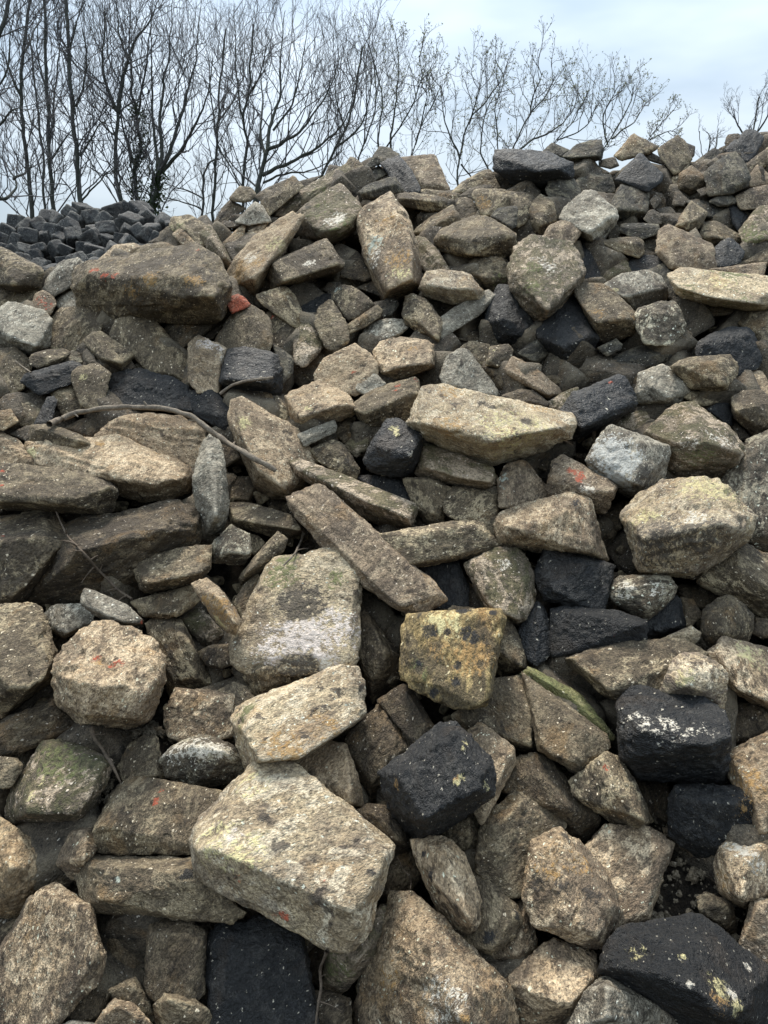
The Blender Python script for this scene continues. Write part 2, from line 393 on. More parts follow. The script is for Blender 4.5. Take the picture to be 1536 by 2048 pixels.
# code lift | outline | raised points | description = short handle; '@' lines give the origin and scale of the measuring window
STONES = """
@0 0 1536
O 0|-60,1690 0,1638 25,1652 80,1693 97,1718 95,1745 76,1775 57,1825 20,1842 -50,1850|25,1735|warm tan rounded boulder cut off by the left picture edge=warm tan boulder
B 1|193,1700 200,1650 224,1596 242,1570 260,1554 307,1558 391,1574 443,1589 445,1650 380,1706 286,1704 221,1709|248,1572,.1 200,1652,.25|brown grey block with a red paint mark on its top=red-marked brown block
B 1|160,1760 163,1725 178,1715 280,1714 385,1720 440,1780 490,1825 472,1840 400,1843 330,1827 190,1822 168,1798|200,1735,.25 390,1740,.25 200,1800,.25|long grey brown slab with a pale blue speck=long grey slab
Y 3|384,1690 396,1652 419,1618 484,1561 505,1537 520,1522 545,1518 573,1524 600,1550 640,1590 687,1615 732,1642 783,1695 775,1735 740,1840 718,1892 703,1902 650,1895 600,1865 530,1820 470,1775 405,1762 388,1730|392,1700,.22 470,1730,.24 560,1750,.24 640,1785,.24 722,1815,.24|biggest cream speckled boulder with red flecks near the bottom centre=big cream boulder
T 1|700,2065 720,1985 750,1900 770,1830 790,1783 825,1783 851,1815 885,1848 910,1890 955,1925 1010,1958 1025,2000 1045,2065|846,1862,.3 900,1940,.35 928,2012,.38 935,2060,.38|tall pointed tan stone with white streaks at the bottom edge=pointed tan stone
T 1|1044,1791 1050,1750 1060,1700 1072,1680 1109,1660 1125,1660 1167,1687 1185,1713 1219,1752 1243,1812 1237,1846 1214,1866 1204,1896 1188,1896 1136,1880 1060,1842|1064,1720,.2 1120,1672,.2 1225,1812,.25 1190,1870,.25|flat tan stone stained orange, right of the bottom centre=flat orange-stained stone
B 0|950,1740 958,1665 976,1626 1007,1602 1036,1584 1065,1582 1080,1597 1110,1623 1128,1655 1085,1700 1062,1750 1045,1792 1005,1797 970,1762|1045,1600,.2 985,1660,.25|speckled brown stone with a small red tint behind
T 0|1018,1962 1050,1945 1075,1900 1110,1878 1190,1905 1202,1950 1185,2000 1150,2055 1045,2065 1022,2005|1190,1950,.25 1140,2010,.3|dull tan stone at the bottom picture edge
K 2|1203,1942 1208,1912 1218,1868 1235,1857 1300,1844 1390,1828 1405,1830 1430,1860 1480,1890 1510,1915 1540,1950 1570,2065 1345,2065 1290,1990 1220,1955|1225,1935,.2 1310,1945,.32 1400,1990,.38 1460,2040,.38|huge tar black block with cream scuffs in the bottom right corner=corner black block
P 1|1480,1886 1490,1845 1503,1802 1536,1796 1590,1800 1600,1970 1545,1947 1510,1915|1515,1815,.25|pinkish grey stone on the right picture edge
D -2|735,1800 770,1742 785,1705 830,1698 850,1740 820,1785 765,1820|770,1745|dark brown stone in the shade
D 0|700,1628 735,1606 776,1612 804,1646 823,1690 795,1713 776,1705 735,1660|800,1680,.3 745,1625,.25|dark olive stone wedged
@0 1648 400
T 0|-200,1300 60,900 180,720 240,580 280,490 330,468 440,468 560,560 690,620 740,780 800,1000 770,1150 740,1230 600,1360 450,1490 400,1600 -150,1600|300,520,.15 680,650,.15 760,1000,.15|broad grey tan slab leaning up in the bottom left corner=corner tan slab
T 1|430,300 490,160 540,60 600,40 690,30 740,100 740,230 660,290 620,440 570,430 500,380|650,60,.3 650,270,.35|small pitted cream stone standing upright
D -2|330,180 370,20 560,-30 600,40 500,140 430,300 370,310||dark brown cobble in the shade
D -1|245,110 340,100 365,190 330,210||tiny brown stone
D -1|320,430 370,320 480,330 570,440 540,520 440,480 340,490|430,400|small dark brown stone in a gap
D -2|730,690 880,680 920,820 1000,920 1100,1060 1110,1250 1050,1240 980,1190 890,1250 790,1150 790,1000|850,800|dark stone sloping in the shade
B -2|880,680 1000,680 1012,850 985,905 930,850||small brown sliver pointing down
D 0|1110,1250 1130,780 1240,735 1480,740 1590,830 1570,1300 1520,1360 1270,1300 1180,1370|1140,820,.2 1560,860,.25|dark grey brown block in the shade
B 0|850,1290 950,1210 1040,1190 1110,1300 1175,1450 1120,1515 1000,1480 880,1345|1030,1230|small grey brown stone
T 1|700,1600 760,1490 830,1390 880,1340 1000,1370 1100,1460 1180,1550 1200,1610|900,1400,.3|pale quartz streaked fragment on the bottom edge
B 0|1180,1390 1260,1290 1450,1310 1600,1420 1650,1610 1200,1610|1300,1340|brown rounded stone on the bottom edge
D -1|440,1490 740,1230 850,1290 780,1490 600,1560||dark brown stone in the shade
G 0|430,1560 560,1500 740,1530 790,1610 430,1620||low grey stone on the bottom edge
D -2|-120,900 0,780 200,690 60,920 -20,1000||shaded brown stone under the left edge
@380 1648 400
K 0|130,870 240,760 560,700 700,780 860,870 900,1000 920,1150 940,1450 980,1610 180,1610 130,1200|180,880,.15 850,900,.15|square tar black block with white specks on the bottom edge=bottom black block
M 0|1010,1150 1050,980 1280,880 1330,750 1440,640 1500,630 1535,720 1460,900 1420,1050 1250,1250 1130,1330 1040,1290|1300,1050,.35|smooth mossy oblong cobble
D -1|910,1290 1020,1270 1240,1340 1240,1610 950,1610||rusty brown stone in a hollow on the bottom edge
D -3|890,880 1050,960 1020,1300 920,1200||dark stone deep in the gap
@760 1648 400
T 1|240,130 330,110 450,95 540,120 640,220 690,360 770,540 805,750 790,850 680,895 570,875 480,760 390,560 330,420 250,220|480,200,.35 700,750,.35 440,480,.3|smooth elongated pitted cobble lying diagonally=diagonal cobble
B 0|700,380 800,390 920,490 1080,670 1095,750 1040,870 860,1010 640,930 780,850|1040,690,.25 850,960,.25|brown tan cobble with a tar smear
T -1|700,990 860,1010 1040,870 1015,600 1130,568 1165,740 1205,920 1160,1050 1090,1165 950,1170 800,1090|1120,620,.2 1060,1000,.35|striped tan stone tucked low
B -1|480,100 560,0 660,-80 720,-90 770,80 740,220 680,300 600,200|680,50|reddish brown stone in the gap
@1136 1648 400
T 0|130,150 240,30 400,10 520,70 620,20 820,150 740,340 690,500 640,640 620,740 390,800 400,640 310,390 180,250|790,180,.2 660,500,.22 600,700,.2|dusty tan block with a chipped right side
T 1|1120,480 1130,300 1150,170 1200,120 1300,115 1480,140 1640,130 1650,520 1410,580 1370,645 1250,600 1180,550|1185,215,.3 1340,290,.36 1345,590,.3|white crusted tan block on the right picture edge=white-crusted block
B 0|1000,640 1000,560 1060,520 1250,590 1280,700 1300,830 1250,855 1130,760 1010,675|1220,620|small grey brown stone on the soil
G 2|0,1620 80,1450 180,1250 280,1180 330,1178 480,1260 720,1400 850,1520 930,1620|300,1230,.3 300,1500,.35|pale grey stone with a dark stain on the bottom edge
@0 1290 400
T 3|405,190 420,100 490,0 600,-84 720,-180 850,-184 1000,-134 1130,-60 1210,-14 1270,130 1260,240 1215,370 1190,480 1150,580 1050,640 960,652 760,632 640,620 520,520 425,430 408,330|560,255,.3 780,325,.38 1000,320,.38 1195,250,.3 640,540,.22 1080,570,.22|round knobby tan boulder with a red paint smear on top=round knobby boulder
B 1|-130,-300 0,-120 130,-240 210,-305 280,-315 330,-265 380,-125 430,80 410,200 280,250 240,340 130,450 0,580 -130,560|300,-180,.2 370,180,.3 220,285,.35 20,330,.35|big dark brown block on the left picture edge=dark left block
D 0|-80,780 0,610 130,550 380,410 440,440 500,510 600,600 540,660 400,720 300,750 110,860 0,852|400,470,.25 60,640,.25 110,800,.2|dark grey slab tilted beneath the big block
M 1|40,1290 90,1110 230,900 350,740 420,725 490,730 600,780 790,860 842,910 830,1000 780,1120 700,1270 620,1342 300,1390 60,1365|185,1275,.28 400,780,.2 600,1300,.25 800,920,.2|olive mossy block with a yellow streak along one edge=mossy block
B 1|-70,1000 0,852 130,868 180,920 170,970 90,1092 20,1112 -60,1090|130,900,.25|light brown rounded stone on the left picture edge
B -1|-60,1340 0,1300 55,1360 60,1440 -50,1440||small pinkish stone on the left picture edge
D -1|510,720 640,650 720,640 740,780 770,840 660,790 560,760||small brown stone half buried
B 0|890,960 990,760 1100,700 1190,700 1215,770 1245,870 1265,1020 1140,1025 1000,1012 925,1060|1180,720,.2 1220,1000,.2|brown earth covered stone
D -2|750,1260 860,990 935,1050 915,1130 860,1180||dark sliver of stone
W 1|1230,870 1280,805 1400,730 1540,690 1680,710 1750,750 1850,832 1905,940 1840,1030 1610,1100 1460,1070 1360,1060 1270,1000|1500,760,.3 1750,820,.3|rounded dark stone dusted white like a loaf=white-dusted loaf stone
T 0|1255,560 1310,410 1350,330 1536,355 1690,352 1815,365 1805,580 1790,730 1680,710 1536,700 1390,745 1290,705|1370,380,.2 1780,400,.2|plain brown tan block
B -1|1110,-155 1200,-225 1390,-190 1480,-30 1560,120 1660,340 1350,335 1300,400 1265,300 1265,120|1430,-60|tall brown stone beside the round boulder
@380 1290 400
Y 2|355,540 380,470 510,420 680,340 950,230 1160,172 1290,168 1330,210 1342,480 1350,535 1250,610 1090,700 770,922 740,905 520,905 480,960 425,900 380,740|470,480,.25 455,640,.32 510,890,.3 750,890,.28 1050,690,.28 1335,515,.2|cream yellow slab with dark spots and a mossy left end=cream yellow slab
T 0|780,930 900,840 1090,740 1200,760 1240,870 1290,1010 1340,1230 1250,1255 1180,1252 1100,1210 980,1120 850,1010|1200,790,.2 1240,1080,.3 1230,1220,.25|speckled cream brown block
D -1|1190,740 1340,560 1480,460 1520,465 1580,540 1720,770 1640,850 1520,890 1480,1040 1490,1190 1380,1250 1330,1040 1270,920|1475,500,.2 1610,800,.3|broad dark brown block with a pale worn edge
B 0|205,350 340,280 430,310 495,400 455,445 370,475 340,520||small brown stone
B 0|415,230 560,150 730,40 850,0 1000,80 1020,190 860,262 680,345 500,405 480,330|560,180|dark earthy stone with a rust stain
D -1|1240,0 1250,-340 1330,-310 1460,-110 1610,80 1625,250 1480,385 1370,425 1335,200|1500,60|dark brown stone in shade
D 0|1430,430 1640,290 1690,320 1790,480 1880,640 1800,710 1730,770 1580,540 1490,460|1650,330,.2 1840,640,.25|dark brown stone with a reddish right edge
@760 1290 400
R 3|165,-60 190,-160 215,-225 480,-250 800,-270 930,-255 968,-200 930,-60 890,130 850,300 825,470 700,492 580,472 500,430 400,410 290,300 170,260 170,150|240,-210,.12 930,-220,.12 240,240,.12 800,440,.12|rusty yellow green block with tar spots, square and upright=rusty yellow block
K 3|10,990 60,930 150,850 330,700 440,640 510,590 560,590 640,660 750,790 860,890 880,1000 880,1100 760,1230 600,1330 420,1460 300,1490 210,1410 70,1250 20,1080|545,650,.25 690,850,.35 820,1080,.28 120,1010,.25 330,1350,.28|big rough tar black boulder right of centre=rough black boulder
T 1|670,660 760,598 800,610 900,740 1030,810 1042,880 1000,960 960,1060 850,1240 810,1340 770,1382 720,1290 760,900|770,640,.2 1010,850,.25 800,1300,.2|pale tan slab leaning behind the black boulder
B 0|550,540 840,440 870,260 1080,230 1160,400 1192,490 1210,800 1160,822 1020,800 900,740 760,620 600,630|900,290,.2 1150,440,.3 1160,780,.25|broad earthy brown block
B 1|1095,240 1250,326 1440,480 1536,565 1643,625 1762,730 1762,787 1674,872 1555,980 1505,980 1451,922 1298,860 1210,806 1195,500 1150,400|1240,370,.2 1600,660,.25 1250,800,.25 1530,930,.25|long purplish brown stone beside the green plank
V 0|1075,230 1145,165 1290,240 1536,370 1632,540 1812,710 1774,740 1643,630 1444,480 1248,330|1140,205,.2 1400,350,.25 1700,620,.2|narrow bright green mossy plank of stone=green mossy plank
D 0|933,1133 1000,960 1056,868 1198,830 1306,883 1444,1150 1574,1236 1682,1305 1682,1382 1563,1513 1420,1400 1230,1180 1036,1130|1190,980,.25 1450,1250,.3|large dark brown stone in shade
B -1|470,1440 640,1300 720,1285 762,1400 772,1500 740,1640 640,1620 560,1530|680,1340,.3|reddish brown stone
@1136 1290 400
K 2|380,420 470,340 720,350 1000,380 1170,440 1195,600 1212,1050 1185,1085 1100,1088 700,1022 490,985 400,905 388,640|420,640,.3 720,690,.4 950,740,.4 1185,740,.35 430,880,.2|big squared tar black block with a white dusted top=squared black block
Y 3|712,360 740,260 830,100 900,55 1000,62 1120,110 1205,190 1218,300 1195,470 1080,440 900,390 800,400|905,190,.35 915,310,.35 910,90,.2|pale yellow tooth shaped stone behind the squared black block
B 1|-10,70 200,10 480,-30 900,-40 1060,60 1000,200 740,350 470,345 380,425 310,400 190,262 110,232 0,130|30,90,.2 320,350,.25|wide flat purplish brown stone=wide flat brown stone
T 1|1065,85 1130,0 1200,-50 1536,20 1650,55 1660,530 1536,492 1420,445 1290,362 1205,310 1140,190|1150,60,.25 1290,320,.25 1550,450,.25 1290,120,.3|cream topped stone on the right picture edge
D -1|1195,445 1400,445 1536,500 1620,650 1270,775 1205,745||dark stone in shade right of the squared block
T 1|1210,960 1225,860 1350,770 1536,668 1720,630 1770,1300 1536,1500 1480,1495 1445,1190 1400,1110 1280,1020|1245,880,.2 1430,1130,.3 1510,1450,.25|orange tan block on the right picture edge
K 1|765,1200 800,1110 840,1068 1000,1078 1180,1090 1290,1068 1430,1160 1450,1300 1482,1530 1450,1560 1200,1545 1140,1730 1080,1700 860,1530 780,1440|810,1150,.2 1050,1200,.33 1410,1190,.25|brownish black cube below the squared black block
B 1|0,1050 200,905 260,868 320,810 390,870 480,1000 550,1130 640,1330 600,1390 500,1452 420,1432 260,1300 130,1192 15,1130|235,900,.3 400,1110,.36 590,1360,.3|long brown wedge with a pale ridge and red tip=brown wedge
D -3|500,1000 780,1050 780,1400 620,1340||black shaded stone deep in the gap
D -1|720,1400 780,1400 800,1480 740,1470||tiny yellowish pebble in shade
@0 940 400
B 2|-120,290 -120,-60 0,-55 300,-25 600,5 830,80 885,140 875,250 830,332 700,332 450,312 200,300|-20,215,.3 300,215,.34 600,270,.34 840,130,.25|long dark grey slab with red paint at the left edge=red-dabbed grey slab
B 0|-120,1210 -120,440 0,390 200,330 430,320 480,390 560,530 400,680 270,850 200,1020 0,1232|0,560,.3 300,500,.34 440,600,.3|tall shadowed tan slab on the left picture edge
D 0|470,420 850,340 1200,280 1350,228 1450,280 1512,340 1522,450 1490,570 1280,660 1060,720 1090,960 1000,1000 640,1030 350,1055 200,1012 260,850 440,600|560,640,.35 850,550,.38 1300,460,.36 1490,440,.2|massive dark brown slab in the shade of the long slab=massive brown slab
B 1|1042,740 1080,680 1160,655 1280,660 1400,600 1536,578 1595,580 1622,640 1618,740 1540,850 1300,915 1150,952 1110,940 1060,870|1120,880,.3 1540,790,.3|grey brown brick shaped stone
G 3|628,990 650,930 680,914 740,930 970,1030 1090,1140 1095,1170 1000,1192 930,1192 780,1132 720,1118 640,1040|730,1080,.3 960,1170,.25|small cream grey wedge resting on top=cream wedge
G 0|322,1150 350,1080 430,1028 640,1030 725,1120 720,1165 660,1205 480,1302 430,1272 340,1200|430,1060,.2 500,1260,.3|rounded grey stone
B 0|1000,1015 1100,980 1480,885 1535,1000 1400,1112 1330,1142 1210,1112 1100,1132||low brown stone
M -1|1385,1150 1440,1100 1536,1050 1630,1180 1725,1250 1645,1365 1550,1345 1480,1260|1580,1180,.3|olive brown stone in shade
@380 940 400
G 2|18,100 40,-50 80,-190 150,-265 230,-230 270,-80 295,160 300,350 250,460 170,512 95,510 45,310|120,-150,.3 200,350,.35 200,100,.35|upright pale grey capsule shaped stone=upright grey stone
D -2|280,55 470,45 515,150 460,245 310,245 285,200||dark block in shade
B 0|300,250 400,238 600,290 760,350 860,440 885,475 780,515 600,505 420,432 305,405|330,370,.25 600,420,.3 860,460,.2|long brown stone in shade
W 1|165,570 230,500 310,428 360,440 455,500 465,660 420,725 300,725 165,705|270,640,.3 455,640,.25 330,470,.2|small block with a white chalky face
B -1|430,480 520,500 582,560 500,655 450,650||small olive stone
B 1|368,830 460,710 560,590 660,488 710,498 748,550 722,620 560,772 430,862 390,885|640,560,.3 440,790,.3|thin rod shaped stone lying diagonally=rod-shaped stone
B 0|330,1020 420,870 510,788 582,850 540,920 480,1040 430,1112 400,1132|520,830,.2|narrow brown stone
T 3|22,890 60,850 150,843 220,900 330,1030 392,1150 385,1200 330,1262 270,1242 180,1132 80,990|120,980,.2 210,960,.35 355,1190,.3|tan wedge with an ochre front face=ochre wedge
S 1|315,1480 312,1400 340,1270 390,1190 470,1080 540,930 618,800 620,710 640,690 830,650 1000,640 1100,610 1270,578 1310,620 1308,740 1322,870 1290,1100 1250,1300 1245,1580 1000,1580 600,1560 430,1550|640,740,.1 1280,620,.1 350,1440,.12 1220,1400,.12|largest pale flat slab with a soil stain and moss at its top=pale flat slab
P 2|755,240 780,208 870,160 1010,115 1050,130 1170,250 1380,430 1459,518 1590,630 1740,750 1860,850 1930,930 1896,972 1820,1098 1660,1110 1510,1030 1330,892 1290,660 1060,620 960,540 860,390 770,300|790,250,.15 1020,150,.15 1860,910,.2 1640,1070,.2 1100,560,.15|long pinkish tan beam lying diagonally across the middle=pinkish beam
M 1|768,-70 845,-85 1037,20 1306,115 1536,175 1709,250 1720,384 1670,453 1574,460 1382,403 1190,307 1037,115 806,20|800,-30,.2 1060,100,.3 1350,230,.34 1670,370,.3|narrow grey green plank of stone above the beam=grey-green plank
D -3|540,200 800,250 900,420 620,300||dark stone deep in a gap
D -3|1310,900 1536,1070 1500,1300 1320,1150||shaded dark stone deep in the gap
D -1|40,1400 180,1340 320,1330 330,1490 240,1536 120,1500||low brown stone in shade
@760 940 400
B 2|0,500 210,465 470,410 620,393 750,388 800,430 890,560 907,600 860,632 640,682 450,722 300,742 240,705 100,590|232,512,.3 280,715,.25 500,440,.28 770,415,.2|grey tan brick lying across the gap=grey tan brick
M 1|640,720 780,650 880,600 1040,598 1100,640 1160,730 1182,940 1192,1030 1170,1155 1040,1202 960,1132 790,1062 780,930 700,820|790,670,.25 812,900,.3 840,1050,.25 1050,1150,.25|olive tan upright block with white specks
K 0|290,740 450,720 600,690 640,800 682,900 682,1042 620,1062 400,1085 440,930|590,720,.2|black stone under the grey tan brick
O -1|640,830 700,870 782,970 770,1052 680,1055||small orange brown stone
B 0|480,1100 560,1050 700,1058 940,1090 1050,1230 1110,1340 1137,1450 1130,1540 1060,1565 900,1575|950,1130,.2 1090,1500,.3|brown stone standing behind the rusty yellow block
K 1|1180,820 1220,680 1270,590 1400,588 1536,635 1605,690 1767,722 1778,760 1762,920 1690,1060 1444,1040 1382,1020 1250,980|1260,640,.2 1580,720,.25 1280,930,.25|tar black block with a blue sheen
K 1|1325,1130 1352,1055 1420,1040 1690,1068 1893,1098 2035,1152 2052,1200 2035,1306 1824,1332 1444,1394 1363,1440 1318,1306|1370,1090,.2 2010,1190,.25|grey black slab with white specks
K 0|1060,1230 1150,1150 1200,1000 1260,1050 1335,1220 1347,1370 1290,1440 1200,1505 1140,1492 1125,1400|1230,1100,.25|black stone with a cream spot
B 0|475,250 560,128 750,150 900,178 922,230 892,350 885,530 800,432 750,392 600,392 500,340|570,160,.15 890,210,.15|dark grey brown block
B 0|170,60 380,58 420,100 530,130 555,150 480,250 490,412 370,432 330,382 270,300 255,180|380,80|rough brown stone
K -1|-200,50 0,45 150,68 250,140 270,300 180,230 -150,110||black stone half under the grey green plank
P 1|905,190 910,60 960,-40 1100,-85 1180,0 1240,90 1285,150 1282,235 1200,272 1000,272 925,292|1100,-40,.2 950,180,.2|pinkish grey stone with a teal tint
T 2|887,346 998,280 1198,268 1278,230 1444,200 1513,168 1574,190 1643,380 1705,538 1716,690 1612,676 1497,626 1400,588 1267,598 1150,622 1075,610 898,570|985,440,.25 1100,500,.32 1280,430,.36 1440,300,.36 1560,230,.25 1640,640,.25|rugged tan rock with a raised craggy ridge=craggy ridge rock
@1136 940 400
Y 3|438,300 470,250 680,200 720,80 1000,72 1160,75 1240,150 1310,220 1442,350 1442,420 1380,530 1110,690 1070,750 980,822 850,824 700,812 590,792 530,700 480,560 440,380|575,450,.42 830,430,.5 1150,400,.5 1330,405,.42 615,740,.2 940,780,.1|large block with a yellow lichen top and dark front=lichen-topped block
D -2|215,340 330,330 430,230 425,380 350,535 270,525||dark stone in a crevice
W 1|318,900 340,840 410,808 490,830 600,850 700,808 790,820 842,900 800,1000 700,1080 620,1172 560,1085 440,1072 330,1012|430,900,.3 740,880,.3 620,1080,.2|white dusted heart shaped stone=heart-shaped stone
K 0|605,1165 720,1080 830,960 862,990 905,1200 860,1235 620,1302 590,1285|780,1015,.25 870,1200,.3|black wedge in the shade
D -1|855,975 960,990 1042,1112 960,1192 900,1202||dark brown stone in shade
D -2|835,880 1000,880 1175,960 1030,1075 960,990 860,970||shaded dark stone
B 1|1030,1075 1150,980 1240,953 1330,1010 1422,1110 1424,1220 1390,1322 1260,1300 1160,1300 1090,1385 1020,1250|1245,1000,.25 1190,1260,.3|rounded dark brown stone
Y 1|715,1300 880,1222 950,1198 1022,1250 1012,1292 950,1345 880,1312|940,1250|small flat cream stone
B 0|1000,870 1080,720 1110,670 1340,548 1420,620 1536,670 1720,750 1720,1260 1536,1135 1410,1085 1250,945|1330,600,.2 1300,775,.33 1536,915,.35|long reddish brown slab in the shade
D -1|1395,1250 1440,1130 1536,1140 1620,1290 1480,1290||brown stone on the right edge
B -1|1380,540 1500,450 1620,440 1620,630 1480,630||brown stone on the right picture edge under the veined rock
@0 0 1536
G 1|-20,660 -10,625 20,604 50,612 86,620 101,636 98,683 94,697 63,713 40,700 0,688|20,672,.28 70,692,.25|pale grey block on the left picture edge=pale grey block
B 0|222,676 230,650 250,634 285,627 308,640 340,676 380,728 384,770 350,760 300,744 262,712|250,650,.15 345,745,.2|broad reddish brown slab
B 0|96,670 104,632 125,617 145,626 172,612 192,622 210,647 196,668 170,690 150,702 125,700 105,697|150,645,.25|olive brown rock with earth on it
K 0|204,812 209,762 225,748 280,738 315,746 345,757 372,772 392,790 398,820 380,825 260,815|230,755,.15|broad coal black rough slab behind the bent branch=broad black slab
T 0|176,884 205,860 232,832 300,826 360,832 397,850 410,877 404,912 385,938 360,930 300,910 215,890|240,838,.15 395,860,.15|flat cream tan stone under the bent branch
T 1|50,893 60,884 115,912 178,886 235,870 300,898 363,925 380,945 377,972 367,988 345,988 322,1006 275,1004 235,980 200,958 150,945 80,932|190,948,.2 300,968,.34 360,958,.3|large tan brown rock with a dark undercut front=undercut tan rock
B 1|428,682 445,655 460,635 488,611 505,609 530,625 541,650 544,682 538,704 500,712 465,722 448,718|500,625,.15 532,680,.15|smooth grey brown rounded stone
T 1|572,790 580,783 632,762 660,770 703,793 716,818 703,835 650,848 597,861 586,850 580,815|598,835,.3 670,808,.36 706,803,.25|warm tan block with a bright top
G 1|596,868 640,850 667,840 675,855 672,863 630,885 612,892 600,880|612,880,.2 667,850,.2|small pale brick shaped stone
G 0|727,664 735,650 775,636 808,640 816,656 800,672 755,688 740,692 728,682||oblong speckled grey cobble
B 1|627,645 637,614 660,600 676,615 695,650 700,682 668,706 652,698 643,668|660,625,.2 690,680,.25|smooth brown bullet shaped stone
M 0|588,690 592,658 618,634 628,642 643,672 647,692 630,716 605,734 590,726|616,655,.25 625,705,.25|olive mottled stone
B 0|533,628 545,612 574,611 585,635 592,660 584,690 560,700 545,690|548,620,.1 588,655,.2|brown stone with a red tint
T 2|717,448 722,436 745,428 753,411 771,394 784,392 793,410 812,430 822,464 830,486 835,540 835,568 828,578 790,593 771,596 760,582 735,525 722,475|745,448,.15 800,440,.28 822,480,.3 828,555,.3 772,582,.25|tall bottle shaped tan stone with ochre stains near the crest=bottle-shaped stone
M 2|600,418 633,395 682,371 692,380 706,404 724,420 718,436 712,452 690,475 655,486 620,478 608,450|612,428,.15 685,392,.15 700,445,.28 645,472,.25|broad olive mossy block near the crest=olive crest block
T 2|450,562 460,543 473,515 495,490 520,465 552,445 580,428 602,438 595,456 575,486 555,516 535,538 515,582 503,586 462,580|478,522,.22 535,525,.3 510,560,.34|long tan stone with an ochre lower end=ochre-ended tan stone
M 0|552,428 564,404 613,377 640,357 665,345 690,332 702,343 713,356 690,368 633,396 604,415 570,432|690,345,.15 580,415,.2|pale green tinged plank of stone on the skyline
B 1|827,464 857,438 890,418 904,410 919,435 915,449 870,470 852,479 838,474|850,460,.28 903,432,.32|flat brown block with a pale end
K 1|970,645 977,612 1000,572 1018,570 1048,620 1075,655 1076,678 1055,692 1010,694 985,686|1010,585,.2 1000,640,.3|rough blue black boulder
K 1|1075,665 1100,642 1125,610 1150,595 1170,640 1194,672 1190,692 1160,722 1134,742 1115,722 1085,688|1125,695,.32 1188,668,.2 1100,655,.2|black block with a dark lower face
P 0|1338,710 1345,688 1366,654 1385,668 1375,692 1360,712||small pinkish wedge
K 2|1120,818 1137,800 1145,785 1176,773 1237,749 1249,755 1273,795 1273,814 1212,848 1176,868 1150,882 1138,865|1152,800,.25 1165,858,.3 1265,803,.2|tar black block with a tiny red spot on top=red-spotted black block
W 0|1440,968 1460,955 1481,895 1500,880 1536,862 1580,848 1590,1115 1536,1102 1500,1088 1470,1052 1450,1010|1490,900,.2 1480,1030,.25|big purplish white veined rock on the right picture edge
Y 3|815,845 832,808 846,777 872,772 915,778 956,785 1007,800 1066,811 1101,820 1145,834 1151,848 1145,865 1101,894 1031,918 981,931 925,912 880,890 850,877|835,843,.25 890,860,.32 946,866,.36 985,884,.38 1054,866,.36 1125,853,.25|big cream and orange slab, brightest stone right of centre=bright cream slab
G 1|880,752 886,738 895,712 923,697 938,703 955,728 970,745 995,780 1000,794 960,790 915,782 890,773|922,712,.2 905,770,.2|pale grey green egg shaped stone
M 1|833,948 838,910 844,888 876,892 902,906 935,920 981,934 994,954 991,974 972,981 930,976 880,964 845,957|850,935,.28 920,955,.32 985,965,.2|dark mossy long stone below the bright cream slab
P 2|1092,980 1100,945 1110,918 1122,909 1145,918 1175,938 1232,972 1230,992 1220,1024 1205,1030 1190,1022 1165,1000 1098,995|1103,955,.2 1148,968,.32 1173,984,.36 1228,982,.2|pinkish stone splashed with red paint=red-splashed stone
B 3|155,566 170,535 197,525 244,517 300,508 346,499 395,495 408,503 430,527 446,560 450,582 436,615 424,643 318,637 260,630 225,640 190,626 168,600|166,550,.2 205,552,.28 300,552,.34 387,566,.38 426,592,.36|huge brown block with a grey top and a black undercut face=undercut brown block
N 2|992,312 998,300 1040,303 1086,304 1120,316 1143,330 1146,350 1125,360 1098,368 1078,375 1050,369 1030,368 1012,356 994,340|1005,318,.2 1035,322,.3 1068,341,.38 1125,336,.3|biggest dark boulder on the right skyline=dark skyline boulder
@0 640 360
B 0|-60,420 -60,260 0,248 130,234 200,290 250,340 270,420 190,480 180,520 205,590 70,640 0,585|120,370,.25|pinkish brown stone with a twig on it
B 1|250,320 290,280 420,250 580,248 602,290 500,370 330,412 260,390|330,300,.2 480,340,.25|oblong brown stone with a dark underside
W 0|495,375 520,310 620,258 680,280 707,370 620,410||small black and white speckled stone
K 1|175,515 230,460 480,385 600,350 705,372 640,430 610,545 430,595 350,645 260,585|240,480,.2 600,390,.2|flat blue black slab near the left edge
T 1|708,340 712,280 740,242 800,290 832,370 765,385||small smooth tan stone
B 1|610,520 620,440 650,410 820,370 900,420 950,470 890,540 882,720 800,775 700,750 640,600|660,450,.2 860,480,.2|upright tan brown stone
B 0|428,605 450,570 600,530 645,600 705,750 620,822 520,800 475,700|470,600,.2 600,650,.25|brown stone with a chipped pale rim
K 1|288,885 400,660 460,650 492,690 440,872 400,892|450,680,.2|small narrow black stone
B 0|0,745 130,618 200,660 345,770 320,852 280,905 190,915 150,850 80,770|140,650,.2 280,830,.2|dark brown rock with thin roots
O 1|-60,860 0,772 80,760 140,830 152,875 40,945 -60,935|0,800,.2 110,830,.2|small stone with an orange lit top on the left edge
B -1|200,595 300,568 362,630 345,705 260,692||small reddish brown stone
B -1|-60,700 -60,590 0,580 75,640 0,722||brown stone on the left picture edge
B 1|718,175 800,98 860,98 1000,208 1145,290 1100,345 1050,392 1030,462 880,402 830,332 755,240|800,130,.2 860,330,.3 1040,370,.3|tan brown stone with a dark hollow under it
Y 0|1038,455 1060,350 1100,308 1155,400 1065,465||small pale yellow wedge
K 0|1580,620 1720,590 1800,558 1885,650 1955,760 1965,860 1920,945 1830,905 1650,800|1800,590,.2 1860,820,.25|black rock right of the broad black slab
B 2|258,960 290,888 440,890 700,980 765,1042 752,1092 690,1165 540,1155 400,1112 270,1042|300,925,.25 690,1030,.3|grey brown brick on the tan slab
T 0|95,965 220,900 285,900 262,1040 130,995||small cream chip
